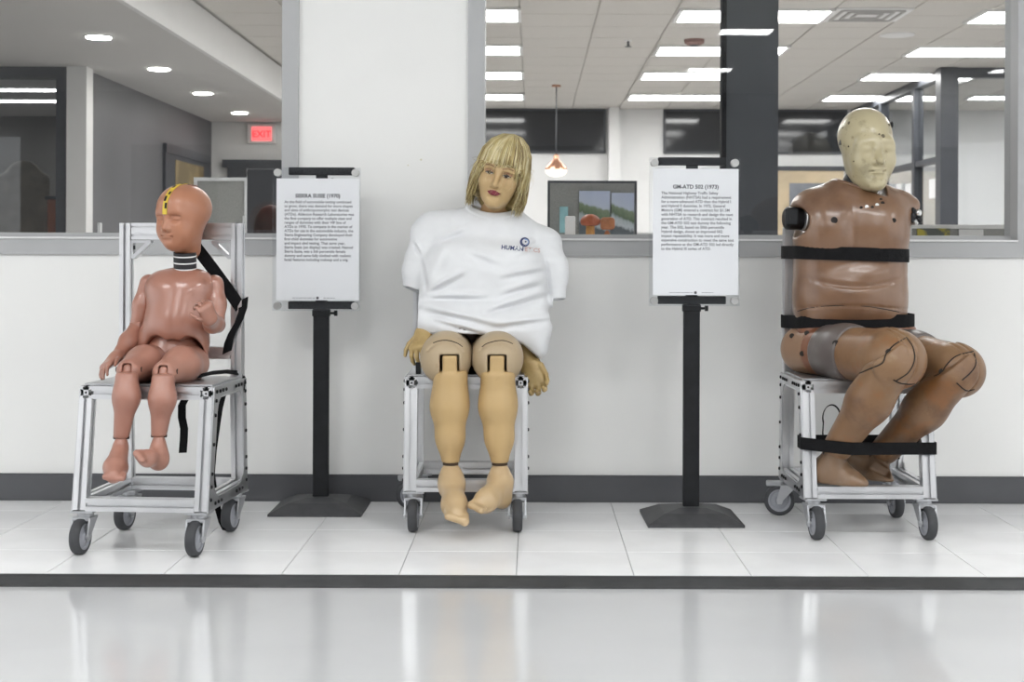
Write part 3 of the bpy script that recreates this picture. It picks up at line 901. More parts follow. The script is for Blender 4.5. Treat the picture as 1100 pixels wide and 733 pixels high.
# orange ornament
def ornament():
    Y = 6.0
    t = thing('toy_figure', 'orange domed toy ornament with a yellow stem in front of the landscape prints', 'toy', (*W(634, 255, Y)[:2], 0.74))
    c = W(634, 238, Y); org = mat('orange_red', (0.45, 0.12, 0.05), 0.5, var=0.35, scale=20); yel = mat('amber', (0.62, 0.30, 0.08), 0.5, var=0.3, scale=20)
    S = Sdf().u(ell(c, (0.042, 0.04, 0.032)), 0.01).sub(plane((0, 0, c[2] - 0.018), (0, 0, 1)), 0.01)
    sdf_obj('cap', S, c - 0.08, c + 0.08, 0.005, org, t)
    MB().lathe([(0.03, 0), (0.022, 0.05), (0.018, c[2] - 0.74)], (c[0], Y, 0.74), (0, 0, 1), 16).build('stem', yel, t, smooth=True, auto=40)
    t2 = thing('toy_figure', 'small orange rounded toy ornament at the right of the domed one', 'toy', (*W(651, 255, Y)[:2], 0.74))
    c = W(652.5, 240, Y); org = mat('burnt_orange', (0.47, 0.17, 0.06), 0.5, var=0.4, scale=25)
    S = Sdf().u(rbox(c, (0.03, 0.03, 0.026), 0.014), 0.01)
    sdf_obj('head', S, c - 0.07, c + 0.07, 0.005, org, t2)
    c2 = W(652, 256, Y)
    S = Sdf().u(ell((c2[0], Y, 0.84), (0.024, 0.024, 0.1)), 0.01)
    sdf_obj('body', S, (c2[0] - 0.05, Y - 0.05, 0.7), (c2[0] + 0.05, Y + 0.05, 1.0), 0.006, org, t2)
ornament()
# pinned cards on the right panel
for k, (a, b_, t0, col) in enumerate(((985, 1020, 244, (0.10, 0.11, 0.10)), (1030, 1056, 245, (0.78, 0.78, 0.78)))):
    m = mat('card_%s' % ('dark' if k == 0 else 'white'), col, 0.6, col2=(0.45, 0.38, 0.05) if k == 0 else None, scale=16, lo=0.42, hi=0.5)
    o = MB().lohi((pw(a, 6.59), 6.585, pz(268, 6.59)), (pw(b_, 6.59), 6.595, pz(t0, 6.59))).build('pinned_card', m)
    tag(o, ['dark card with yellow flowers pinned on the low right panel', 'plain white card pinned on the low right panel'][k], 'paper')
# monitor, sheet and headset behind the left window
mo = thing('monitor', 'black computer monitor seen from behind next to the left sign', 'monitor', (pw(282, 7.0), 7.0, 0.74))
MB().lohi((pw(265, 7), 7.0, pz(262, 7)), (pw(306, 7), 7.03, pz(182, 7)), bev=0.006).build('rear_shell', mat('dark_shell', (0.045, 0.045, 0.052), 0.35, var=0.2, scale=4), mo)
MB().lohi((pw(280, 7), 7.03, 0.76), (pw(290, 7), 7.06, 1.1)).build('stand_neck', M['charcoal'], mo)
MB().lohi((pw(270, 7), 6.95, 0.74), (pw(300, 7), 7.15, 0.76), bev=0.004).build('foot', M['charcoal'], mo)
dk2 = thing('desk', 'white office desk behind the left window', 'desk', (-1.8, 6.9, 0))
MB().lohi((-2.4, 6.5, 0.70), (-0.9, 7.5, 0.74), bev=0.004).build('worktop', M['pale'], dk2)
for x in (-2.35, -0.95):
    for y in (6.55, 7.4):
        MB().lohi((x, y, 0), (x + 0.04, y + 0.04, 0.70)).build('leg', M['charcoal'], dk2)
oc = thing('office_chair', 'round backed black office chair in front of the monitor', 'chair', (pw(290, 6.3), 6.3, 0))
c = W(291, 245, 6.3)
S = Sdf().u(ell(c, (0.075, 0.05, 0.10)), 0.03).u(rbox(c + np.array((0, 0, -0.12)), (0.07, 0.03, 0.10), 0.03), 0.03)
sdf_obj('backrest', S, c - 0.35, c + 0.35, 0.012, mat('black_red_upholstery', (0.02, 0.012, 0.012), 0.6, col2=(0.06, 0.01, 0.01), scale=5), oc)
MB().box((c[0], 6.05, 0.5), (0.22, 0.22, 0.04), bev=0.015).build('seat', M['charcoal'], oc)
b = MB().cyl((c[0], 6.08, 0.04), (c[0], 6.08, 0.48), 0.03).lohi((c[0] - 0.03, 6.24, 0.5), (c[0] + 0.03, 6.28, 0.9))
for k in range(5):
    a = k * 1.2566; b.cyl((c[0], 6.08, 0.08), (c[0] + 0.28 * math.cos(a), 6.08 + 0.28 * math.sin(a), 0.03), 0.02, 8)
b.build('pedestal', M['charcoal'], oc)
t = thing('desk_divider', 'white framed clear divider post next to the black monitor', 'divider', (pw(263, 6.9), 6.9, 0.74))
MB().lohi((pw(260.5, 6.9), 6.9, 0.74), (pw(263, 6.9), 6.93, pz(233, 6.9))).build('post', M['alu_trim'], t)
MB().lohi((pw(258, 6.9), 6.89, 0.74), (pw(266, 6.9), 6.95, 0.75)).build('foot', M['alu_trim'], t)
t = thing('desk_divider', 'short white post on the sill side desk right of the white column', 'divider', (pw(106, 7.0), 7.0, 0.74))
MB().lohi((pw(104.5, 7), 7.0, 0.74), (pw(107.5, 7), 7.03, pz(241, 7))).build('post', M['alu_trim'], t)
MB().lohi((pw(101, 7), 6.98, 0.74), (pw(111, 7), 7.05, 0.75)).build('foot', M['alu_trim'], t)
t = thing('tablet', 'slim white edged tablet leaning at the left of the small dummy head', 'tablet', (pw(161, 7), 7.0, 0.74))
R = Matrix.Rotation(math.radians(-9), 3, 'Y')
MB().box((pw(160, 7), 7.0, 0.86), (0.012, 0.09, 0.115), R=R, bev=0.003).build('body', M['charcoal'], t)
MB().box((pw(160, 7) - 0.015, 7.0, 0.865), (0.004, 0.092, 0.117), R=R, bev=0.001).build('cover', M['pale'], t)
dk3 = thing('desk', 'long white desk behind the left window near the column', 'desk', (-2.3, 7.2, 0))
MB().lohi((-3.4, 6.6, 0.70), (-2.42, 7.5, 0.74), bev=0.004).build('worktop', M['pale'], dk3)
for x in (-3.35, -2.5):
    for y in (6.65, 7.4):
        MB().lohi((x, y, 0), (x + 0.04, y + 0.04, 0.70)).build('leg', M['charcoal'], dk3)

# ------------------------------------------------------------------ rolling chairs of slotted aluminium profile
def profile_poly(a):
    """outline of a slotted extrusion of side a"""
    h = a / 2; o = a * 0.14; w = a * 0.27; l = a * 0.06; d = a * 0.30
    side = [(-h, -h), (-o, -h), (-o, -h + l), (-w, -h + l), (-w * 0.75, -h + d), (w * 0.75, -h + d), (w, -h + l), (o, -h + l), (o, -h)]
    out = []
    for q in range(4):
        c, s = [(1, 0), (0, 1), (-1, 0), (0, -1)][q]
        out += [(x * c - y * s, x * s + y * c) for (x, y) in side]
    return out

def beam(mb, p0, p1, a=0.036, up=(0, 0, 1), a2=None, mi=0, hole=1):
    p0 = Vector(p0); p1 = Vector(p1); z = (p1 - p0).normalized()
    x = Vector(up).cross(z)
    if x.length < 1e-4: x = Vector((1, 0, 0))
    x.normalize(); y = z.cross(x)
    pl = profile_poly(a); n = len(pl)
    # end faces: the four corner blocks and the core are drawn as quads so that the slots stay open
    vs = [p0 + x * u + y * v for (u, v) in pl] + [p1 + x * u + y * v for (u, v) in pl]
    fs = [(i, (i + 1) % n, n + (i + 1) % n, n + i) for i in range(n)]
    for base, rev in ((0, True), (n, False)):
        f = tuple(range(base, base + n))
        fs.append(f[::-1] if rev else f)
    mb.add(vs, fs, mi)
    # bore in the middle of each end
    if hole:
        for p, zz in ((p0, -z), (p1, z)):
            mb.lathe([(a * 0.085, 0.0), (a * 0.085, 0.0012)], p, zz, 10, hole)
    return mb

def rr2(x, y, pts, r):
    """signed distance to a convex polygon (pts counter-clockwise) shrunk by r and rounded by r"""
    d = -1e9; n = len(pts)
    # distance to the inner polygon
    inn = []
    for i in range(n):
        (x0, y0), (x1, y1) = pts[i], pts[(i + 1) % n]
        l = math.hypot(x1 - x0, y1 - y0); nx, ny = (y1 - y0) / l, -(x1 - x0) / l
        inn.append((nx, ny, nx * x0 + ny * y0 - r))
    vv = []
    for i in range(n):
        a, b = inn[i - 1], inn[i]
        det = a[0] * b[1] - a[1] * b[0]
        vv.append(((a[2] * b[1] - b[2] * a[1]) / det, (a[0] * b[2] - b[0] * a[2]) / det))
    inside = all(nx * x + ny * y <= c for nx, ny, c in inn)
    if inside: return max(nx * x + ny * y - c for nx, ny, c in inn) - r
    best = 1e9
    for i in range(n):
        (x0, y0), (x1, y1) = vv[i], vv[(i + 1) % n]
        dx, dy = x1 - x0, y1 - y0
        t = max(0, min(1, ((x - x0) * dx + (y - y0) * dy) / (dx * dx + dy * dy)))
        best = min(best, math.hypot(x - x0 - t * dx, y - y0 - t * dy))
    return best - r

def ray_poly(c, ang, pts, r):
    lo, hi = 0.0, 1.0
    for _ in range(40):
        m = (lo + hi) / 2
        if rr2(c[0] + math.cos(ang) * m, c[1] + math.sin(ang) * m, pts, r) < 0: lo = m
        else: hi = m
    return (c[0] + math.cos(ang) * lo, c[1] + math.sin(ang) * lo)

def caster(parent, x, y, top, swivel):
    """swivel caster; its wheel trails the pivot in direction swivel (degrees, 0 = to the back)"""
    c = MB()
    R = Matrix.Rotation(math.radians(swivel), 3, 'Z'); o = Vector((x, y, 0))
    def at(v): return R @ Vector(v) + o
    r = 0.049; tr = 0.034
    b = MB()
    b.box((x, y, top - 0.003), (0.032, 0.032, 0.003), R=R, bev=0.001)
    b.cyl((x, y, top - 0.018), (x, y, top - 0.006), 0.022, 18)
    b.box(at((0, 0.004, top - 0.022)), (0.026, 0.028, 0.005), R=R, bev=0.002)
    for s in (-1, 1):      # fork cheeks, tapering to the axle
        xs = s * 0.0245; e = 0.0025
        prof = [(-0.022, top - 0.018), (0.030, top - 0.018), (tr + 0.010, r + 0.002), (tr + 0.007, r - 0.010), (tr - 0.007, r - 0.010), (tr - 0.012, r + 0.004)]
        vs = [at((xs + q * e, py, pz_)) for q in (-1, 1) for (py, pz_) in prof]; n = len(prof)
        b.add(vs, [tuple(range(n)), tuple(range(n, 2 * n))[::-1]] + [(i, (i + 1) % n, n + (i + 1) % n, n + i) for i in range(n)])
    b.cyl(at((-0.029, tr, r)), at((0.029, tr, r)), 0.006, 10)
    if 40 < swivel < 120: b.box(at((0, 0.052, top - 0.016)), (0.016, 0.024, 0.008), R=R, bev=0.003)     # brake pedal
    fk = b.build('caster', M['cast'], parent)
    ax = R @ Vector((1, 0, 0))
    t = MB().lathe([(0.034, 0.0), (0.034, -0.0135), (0.040, -0.0145), (0.0445, -0.0135), (0.0478, -0.010), (r, -0.005), (r, 0.005), (0.0478, 0.010), (0.0445, 0.0135), (0.040, 0.0145), (0.034, 0.0135), (0.034, 0.0)], at((0, tr, r)), ax, 32, caps=False)
    t.build('tyre', M['tyre'], fk, smooth=True, auto=50)
    h = MB().lathe([(0.010, -0.017), (0.014, -0.013), (0.028, -0.010), (0.031, -0.0135), (0.036, -0.0140), (0.036, 0.0140), (0.031, 0.0135), (0.028, 0.010), (0.014, 0.013), (0.010, 0.017)], at((0, tr, r)), ax, 28)
    h.build('wheel_hub', M['hub'], fk, smooth=True, auto=30)
    return fk

def chair(label, X, Y, yaw, w=0.37, swivels=(20, 20, 30, 30), seat_z=0.466, group='rolling display chairs'):
    t = thing('rolling_chair', label, 'chair', (X, Y, 0), math.radians(yaw), group, world=False)
    a = 0.036; hw = w / 2; top = seat_z; zb = 0.155; cz = 0.118          # cz = underside of the frame
    yf_t, yb_t, yf_b, yb_b = -0.135, 0.185, -0.20, 0.205
    xi = hw - a / 2
    mt = [M['alu'], M['bolt']]
    zt = top - 0.006 - a / 2
    def lerp(z, b, t_): return b + (t_ - b) * (z - cz) / (zt - cz)
    for s in (-1, 1):
        beam(MB(), (s * xi, yf_t - a / 2 + 0.002, zt), (s * xi, yb_t - a, zt), a, mi=0).build('seat_rail', mt, t)
        beam(MB(), (s * xi, lerp(cz, yf_b, yf_t) + a * 0.5, cz), (s * xi, lerp(zt - a / 2, yf_b, yf_t) + a * 0.5 - 0.015, zt - a / 2), a, (0, 1, 0)).build('front_leg', mt, t)
        beam(MB(), (s * xi, yb_b - a * 0.5, cz), (s * xi, yb_t - a * 0.5, zt - a / 2 + 0.018), a, (0, 1, 0)).build('rear_leg', mt, t)
        beam(MB(), (s * xi, yb_t - a * 0.5, zt - a / 2 + 0.018), (s * xi, yb_t - a * 0.5, 0.925), a * 0.92, (0, 1, 0)).build('backrest_post', mt, t)
        beam(MB(), (s * xi, lerp(zb, yf_b, yf_t) + a, cz + a / 2), (s * xi, yb_b - a - 0.003, cz + a / 2), a).build('bottom_rail', mt, t)
        # side plate with a rounded opening, bolted on the outside
        out = [(yf_b + 0.0, cz), (yb_b, cz), (yb_t, top - 0.007), (yf_t - 0.004, top - 0.007)]
        m = 0.030
        inn = [(yf_b + m + 0.012, cz + m), (yb_b - m - 0.006, cz + m), (yb_t - m - 0.004, top - m - 0.006), (yf_t + m + 0.002, top - m - 0.006)]
        cc = (0.012, (cz + top) / 2)
        angs = sorted([2 * math.pi * k / 56 for k in range(56)] + [math.atan2(z - cc[1], y - cc[0]) % (2 * math.pi) for (y, z) in out])
        A = [ray_poly(cc, g, out, 1e-4) for g in angs]; B = [ray_poly(cc, g, inn, 0.055) for g in angs]
        n = len(angs); vs = []
        for xx in (s * hw, s * (hw + 0.004)):
            vs += [(xx, y, z) for (y, z) in A] + [(xx, y, z) for (y, z) in B]
        fs = []
        for k in range(n):
            j = (k + 1) % n
            fs += [(k, j, n + j, n + k), (2 * n + k, 3 * n + k, 3 * n + j, 2 * n + j), (k, 2 * n + k, 2 * n + j, j), (n + k, n + j, 3 * n + j, 3 * n + k)]
        pb = MB(); pb.add(vs, fs)
        sp = pb.build('side_plate', M['alu_plate'], t)
        bb = MB()
        cx = hw + 0.004
        def bolt(y, z, r=0.0052):
            bb.lathe([(r, 0), (r, 0.003), (r * 0.6, 0.0045)], (s * cx, y, z), (s, 0, 0), 10)
        for z in (0.15, 0.185, 0.22, 0.30, 0.38, 0.42, 0.445):
            f = (z - cz) / (top - cz)
            bolt(yf_b + (yf_t - yf_b) * f + 0.016, z); bolt(yb_b + (yb_t - yb_b) * f - 0.016, z)
        for k in range(1, 4):
            for e in (0, 1):
                q = 0.035 + 0.03 * k
                bolt((yf_t + q - 0.02) if e == 0 else (yb_t - q + 0.01), top - 0.022)
                bolt((yf_b + q) if e == 0 else (yb_b - q), cz + 0.016)
        bb.build('bolts', M['bolt'], sp, kind='stuff')
        # corner gusset under the top back rail
        g = MB(); zz = 0.925 - 0.052
        xo = s * (xi - a * 0.46); e = 0.004
        pr = [(0, 0), (0.062, 0), (0.062, -0.008), (0.010, -0.056), (0, -0.056)]
        inn_g = [(0.007, -0.008), (0.045, -0.008), (0.045, -0.0085), (0.010, -0.042), (0.007, -0.042)]
        vs = [(xo - s * u, yb_t - a * 0.5 + q * 0.012, zz + v) for q in (-1, 1) for (u, v) in pr] + [(xo - s * u, yb_t - a * 0.5 + q * 0.012, zz + v) for q in (-1, 1) for (u, v) in inn_g]
        fs = []
        for k in range(5):
            j = (k + 1) % 5
            fs += [(k, j, 10 + j, 10 + k), (5 + k, 15 + k, 15 + j, 5 + j), (k, 5 + k, 5 + j, j), (10 + k, 10 + j, 15 + j, 15 + k)]
        g.add(vs, fs); g.build('corner_gusset', M['alu_plate'], t)
        gb = MB()
        for u in (0.018, 0.036): gb.box((xo - s * u, yb_t - a * 0.5, zz - 0.0045), (0.005, 0.008, 0.0035))
        gb.box((xo - s * 0.0045, yb_t - a * 0.5, zz - 0.022), (0.0035, 0.008, 0.006)); gb.build('gusset_bolts', M['bolt'], t, kind='stuff')
    x0 = hw - a
    beam(MB(), (-x0, yf_t + 0.002, zt), (x0, yf_t + 0.002, zt), a, hole=0).build('front_seat_rail', mt, t)
    beam(MB(), (-x0, yb_t - a * 1.6, zt), (x0, yb_t - a * 1.6, zt), a, hole=0).build('rear_seat_rail', mt, t)
    beam(MB(), (-x0, lerp(cz, yf_b, yf_t) + a * 0.5 - 0.002, cz + a / 2), (x0, lerp(cz, yf_b, yf_t) + a * 0.5 - 0.002, cz + a / 2), a, hole=0).build('front_foot_rail', mt, t)
    beam(MB(), (-x0, yb_b - a * 0.5 - 0.002, cz + a / 2), (x0, yb_b - a * 0.5 - 0.002, cz + a / 2), a, hole=0).build('rear_foot_rail', mt, t)
    for z in (0.925 - a / 2 + 0.001, 0.925 - a / 2 - 0.0215): pass
    beam(MB(), (-x0, yb_t - a * 0.5, 0.913), (x0, yb_t - a * 0.5, 0.913), 0.025, hole=0).build('top_back_rail', mt, t)
    beam(MB(), (-x0, yb_t - a * 0.5, 0.888), (x0, yb_t - a * 0.5, 0.888), 0.025, hole=0).build('top_back_rail', mt, t)
    beam(MB(), (-x0, yb_t - a * 0.5, 0.535), (x0, yb_t - a * 0.5, 0.535), a, hole=0).build('lower_back_rail', mt, t)
    MB().lohi((-hw + 0.006, yf_t + 0.004, top - 0.0055), (hw - 0.006, yb_t - a - 0.004, top), bev=0.001).build('seat_panel', M['alu_plate'], t)
    k = 0
    for (x, y) in ((-xi, yf_b + a * 0.7), (xi, yf_b + a * 0.7), (-xi, yb_b - a * 0.7), (xi, yb_b - a * 0.7)):
        caster(t, x * (hw - 0.028) / xi, y, cz, swivels[k]); k += 1
    return t

CH = {'child': (-1.070, 4.135, -4.0), 'woman': (-0.203, 4.49, 1.0), 'man': (0.995, 4.39, 0.5)}
chair('rolling aluminium profile chair at the left that carries the small brown dummy', *CH['child'], 0.379, (177, 177, 172, 174), group=None)
chair('rolling aluminium profile chair in the middle under the dummy in the white shirt', *CH['woman'], 0.368, (179, 181, 100, 178), group=None)
chair('rolling aluminium profile chair at the right under the large brown dummy', *CH['man'], 0.385, (186, 185, 82, 184), group=None)

# ------------------------------------------------------------------ sign stands
def sign(label, xb, Yb, yaw, title, body, top, px_c, lean=0.0, size=0.0122):
    t = thing('sign_stand', label, 'sign stand', (xb, Yb, 0), math.radians(yaw), None, world=False)
    S = M['stand']
    # shallow pyramid base
    b = MB(); h = 0.148
    lv = [(h, 0.0), (h, 0.008), (h * 0.62, 0.034), (0.042, 0.044)]
    vs = [(sx * q, sy * q * 0.95, z) for (q, z) in lv for (sx, sy) in ((-1, -1), (1, -1), (1, 1), (-1, 1))]
    fs = [(0, 3, 2, 1), (12, 13, 14, 15)] + [(i * 4 + k, i * 4 + (k + 1) % 4, i * 4 + 4 + (k + 1) % 4, i * 4 + 4 + k) for i in range(3) for k in range(4)]
    b.add(vs, fs); b.build('base', M['stand_base'], t)
    zl = top - 0.437
    MB().box((0, 0, (0.04 + zl - 0.025) / 2), (0.0255, 0.0125, (zl - 0.025 - 0.04) / 2), bev=0.003).build('pole', S, t)
    MB().box((0, 0, zl - 0.025), (0.0285, 0.0155, 0.012), bev=0.003).build('collar', S, t)
    MB().box((0, 0, (zl + top) / 2 - 0.01), (0.0185, 0.008, (top - zl) / 2 + 0.003), bev=0.002).build('inner_pole', S, t)
    k = MB().cyl((0.0285, 0, zl - 0.026), (0.042, 0, zl - 0.026), 0.004, 10).cyl((0.042, 0, zl - 0.026), (0.052, 0, zl - 0.026), 0.009, 14)
    k.build('clamp_knob', M['bolt'], t)
    k = MB().cyl((0.0185, 0, top - 0.03), (0.030, 0, top - 0.03), 0.004, 10).cyl((0.030, 0, top - 0.03), (0.038, 0, top - 0.03), 0.008, 14)
    k.build('clamp_knob', M['bolt'], t)
    MB().box((0, 0, top), (0.107, 0.013, 0.0125), bev=0.002).build('crossbar', S, t)
    MB().box((0, 0, zl), (0.107, 0.013, 0.0125), bev=0.002).build('crossbar', S, t)
    # clear sleeve and paper
    hw, hh = 0.142, 0.232
    zc = (top + zl) / 2 - 0.004
    yp = -0.030
    R = Matrix.Rotation(math.radians(lean), 3, 'X')
    pn = MB().box((px_c, yp - 0.008, zc), (hw, 0.0016, hh)).build('clear_panel', M['acrylic'], t)
    MB().box((px_c, yp + 0.004, zc), (hw, 0.0016, hh)).build('clear_panel', M['acrylic'], t)
    for sx in (-1, 1):
        for sz in (-1, 1):
            MB().lathe([(0.0125, 0), (0.0125, 0.020), (0.0115, 0.0215)], (px_c + sx * (hw - 0.016), yp + 0.008, zc + sz * (hh - 0.016)), (0, -1, 0), 22).build('standoff', M['standoff'], t)
    ph = 0.1975
    pp = MB().box((px_c + 0.004, yp - 0.002, zc), (0.134, 0.0012, ph)).build('paper_sheet', M['paper'], t)
    def put(txt, size, al, x, z, m, bold, n, sp=1.0, line=1.0):
        me = text_mesh(txt, size, al, sp, bold, line)
        me.materials.append(m)
        o = mesh_obj(n, me, pp, (px_c + 0.004 + x, yp - 0.0037, zc + z))
        o.rotation_euler = (math.pi / 2, 0, 0)
    put(title, 0.0172, 'CENTER', 0, ph - 0.062, M['ink'], 0.0005, 'title_lettering', 0.98)
    put(body, size, 'LEFT', -0.108, ph - 0.080, M['ink_body'], 0.00022, 'body_lettering', 1.0, 0.0134 / size)
    fl = MB(); xx = -0.082                 # fine print too small to read: word-long hairlines of ink
    for w_ in (0.010, 0.006, 0.014, 0.009, 0.016, 0.007, 0.006, 0.016, 0.008, 0.010, 0.007, 0.005):
        if xx < -0.012 or xx > 0.008: fl.box((px_c + 0.004 + xx + w_ / 2, yp - 0.0034, zc - ph + 0.0075), (w_ / 2, 0.0002, 0.0008))
        xx += w_ + 0.0022
    fl.build('footer_print', M['ink_body'], pp)
    MB().lathe([(0.0045, 0), (0.0045, 0.0006)], (px_c + 0.004, yp - 0.0032, zc - ph + 0.0075), (0, -1, 0), 16).build('footer_mark', M['ink'], pp)
    return t

T1 = '''As the field of automobile testing continued
to grow, there was demand for more shapes
and sizes of anthropomorphic test devices
(ATDs). Alderson Research Laboratories was
the first company to offer multiple sizes and
ranges of dummies with their VIP line of
ATDs in 1970. To compete in the market of
ATDs for use in the automobile industry, the
Sierra Engineering Company developed their
first child dummies for automotive
and impact sled testing. That same year,
Sierra Susie (on display) was created. Named
Sierra Susie, was a 5th percentile female
dummy and came fully clothed with realistic
facial features including makeup and a wig.'''
T2 = '''The National Highway Traffic Safety
Administration (NHTSA) had a requirement
for a more advanced ATD than the Hybrid I
and Hybrid II dummies. In 1972, General
Motors (GM) entered a contract for $1.5M
with NHTSA to research and design the next
generation of ATD. This contract resulted in
the GM-ATD 502 test dummy the following
year. The 502, based on 50th percentile
Hybrid design, shows an improved 502
impact repeatability. It was more and more
expensive construction to meet the same test
performance as the GM-ATD 502 led directly
to the Hybrid III series of ATD.'''
zt1 = CAM_Z - (185 - 275) * 4.65 / FPX
zt2 = CAM_Z - (173 - 275) * 4.49 / FPX
sign('black floor stand with a printed text sheet between the left and the middle chair', (345.5 - 572) * 4.65 / FPX, 4.65, 0.0, 'SIERRA SUSIE (1970)', T1, zt1, -0.012)
sign('black floor stand with a printed text sheet between the middle and the right chair', (743 - 572) * 4.49 / FPX, 4.49, 1.0, 'GM-ATD 502 (1973)', T2, zt2, 0.004)

# ------------------------------------------------------------------ the three dummies
def xf(c, R, s):
    c = np.array(c, float)
    return lambda p: c + (R @ np.array(p, float)) * s

def head_sdf(c, R, s, kind):
    """head in its own frame: face towards -Y, crown +Z, about 0.245 tall"""
    T = xf(c, R, s); S = Sdf(); r32 = R.astype(F32)
    E = lambda p, r: ell(T(p), np.array(r) * s, r32)
    C = lambda a, b, ra, rb=None: rc(T(a), T(b), ra * s, (ra if rb is None else rb) * s)
    big = 1.0 if kind != 'child' else 1.14; ch = kind == 'child'
    if ch: S.u(E((0, 0.004, 0.034), (0.090, 0.107, 0.086)))
    else: S.u(E((0, 0.012, 0.036), (0.076, 0.096, 0.084)))
    S.u(E((0, -0.022, -0.035), (0.069 if ch else 0.062, 0.070 if ch else 0.068, 0.078)), 0.04 * s)
    if kind == 'child':
        S.u(E((0, -0.028, -0.066), (0.047, 0.050, 0.046)), 0.035 * s)
        S.u(C((0, -0.066, -0.088), (0, -0.06, -0.089), 0.017), 0.028 * s)
        S.u(E((0.034, -0.052, -0.044), (0.026, 0.027, 0.026)), 0.03 * s).u(E((-0.034, -0.052, -0.044), (0.026, 0.027, 0.026)), 0.03 * s)
    else:
        S.u(E((0, -0.03, -0.078), (0.047, 0.056, 0.046)), 0.03 * s)
        S.u(C((-0.008, -0.074, -0.103), (0.008, -0.074, -0.103), 0.017), 0.025 * s)
        S.u(E((0.036, -0.058, -0.035), (0.026, 0.026, 0.028)), 0.03 * s).u(E((-0.036, -0.058, -0.035), (0.026, 0.026, 0.028)), 0.03 * s)
    S.u(C((0, 0.02, -0.05), (0, 0.03, -0.10 if kind == 'woman' else -0.11), 0.052, 0.044), 0.03 * s)            # back of the jaw into the neck
    # brow, nose, eye hollows, lips
    S.u(C((-0.04, -0.074, 0.016), (0.04, -0.074, 0.016), 0.012), 0.022 * s)
    S.sub(E((-0.031, -0.098, -0.003), (0.021, 0.016, 0.013)), 0.016 * s).sub(E((0.031, -0.098, -0.003), (0.021, 0.016, 0.013)), 0.016 * s)
    tip = -0.104 if kind == 'child' else (-0.109 if kind == 'man' else -0.112)
    S.u(C((0, -0.086, 0.004), (0, tip, -0.037), 0.007, 0.0105), 0.014 * s)
    S.u(C((-0.0105, -0.094, -0.041), (0.0105, -0.094, -0.041), 0.0075), 0.010 * s)
    for q in (-1, 1):
        S.u(E((q * 0.031, -0.0745, -0.004), (0.0145, 0.012, 0.0085)), 0.006 * s)     # lids
        S.sub(C((q * 0.019, -0.0872, -0.0095), (q * 0.044, -0.083, -0.0095), 0.0022), 0.003 * s)
        S.sub(C((q * 0.017, -0.088, 0.0075), (q * 0.046, -0.083, 0.0065), 0.0022), 0.006 * s)
        S.sub(E((q * 0.0055, -0.1, -0.0475), (0.003, 0.004, 0.002)), 0.003 * s)
    zl = -0.066 if not ch else -0.063
    S.u(E((0, -0.0855, zl + 0.004), (0.023, 0.0105, 0.0058)), 0.005 * s)
    S.u(E((0, -0.084, zl - 0.0065), (0.019, 0.0105, 0.0062)), 0.005 * s)
    S.sub(C((-0.022, -0.088, zl - 0.001), (0.022, -0.088, zl - 0.001), 0.0026), 0.003 * s)
    S.sub(C((-0.012, -0.092, zl - 0.017), (0.012, -0.092, zl - 0.017), 0.005), 0.010 * s)
    if kind == 'woman':
        for q in (-1, 1):
            S.u(E((q * 0.077, 0.012, -0.008), (0.007, 0.018, 0.03)), 0.008 * s)
    return S, T

def bbox(T, s, pad=0.15):
    c = T((0, 0, 0)); return c - pad * s, c + pad * s

def ring_pts(S, c, z, R0=0.35, n=72, ax=None):
    """outline of a body at height z: ray-march from outside towards c"""
    out = []
    for k in range(n):
        a = 2 * math.pi * k / n
        d = np.array((math.cos(a), math.sin(a), 0.0))
        out.append((d, a))
    D = np.array([o[0] for o in out]); t = np.full(n, R0); base = np.array((c[0], c[1], z))
    for _ in range(50):
        P = (base + D * t[:, None]).astype(F32)
        t = np.maximum(t - np.clip(S(P), -0.01, 0.02) * 0.8, 0.0)
    return (base + D * t[:, None])[:, :2]

def hull2(P):
    P = sorted(map(tuple, P)); 
    def half(pts):
        h = []
        for p in pts:
            while len(h) > 1 and (h[-1][0] - h[-2][0]) * (p[1] - h[-2][1]) - (h[-1][1] - h[-2][1]) * (p[0] - h[-2][0]) <= 0: h.pop()
            h.append(p)
        return h[:-1]
    return half(P) + half(P[::-1])

def loop_strap(name, label, pts2, zfun, half, off=0.003, th=0.0025):
    """a webbing strap drawn tight round the convex outline of pts2"""
    H = np.array(hull2(pts2))
    # resample
    seg = np.roll(H, -1, 0) - H; ln = np.sqrt((seg ** 2).sum(1)); 
    pts = []
    for i in range(len(H)):
        k = max(1, int(ln[i] / 0.02))
        for j in range(k): pts.append(H[i] + seg[i] * j / k)
    pts = np.array(pts); m = len(pts)
    tan = np.roll(pts, -1, 0) - np.roll(pts, 1, 0)
    nr = np.stack([tan[:, 1], -tan[:, 0]], 1); nr /= np.sqrt((nr ** 2).sum(1))[:, None] + 1e-9
    pts = pts + nr * off
    c3 = [(p[0], p[1], zfun(p[0], p[1])) for p in pts]
    o = MB().ribbon(c3, [(0, 0, half)] * m, [(q[0], q[1], 0) for q in nr], th, True).build(name, M['strap'], None, smooth=True, auto=40)
    return tag(o, label, 'strap')

def seg(name, S, pts, pad, h, m, t, **k):
    lo, hi = box_of(pts, pad)
    return sdf_obj(name, S, lo, hi, h, m, t, **k)

def front(Sd, px, py, Y0=3.8):
    tt = Y0
    for _ in range(90):
        p = W(px, py, tt); v = float(Sd(p[None].astype(F32))[0]); tt += max(-0.003, min(0.03, v)) * 0.8
    return W(px, py, tt)

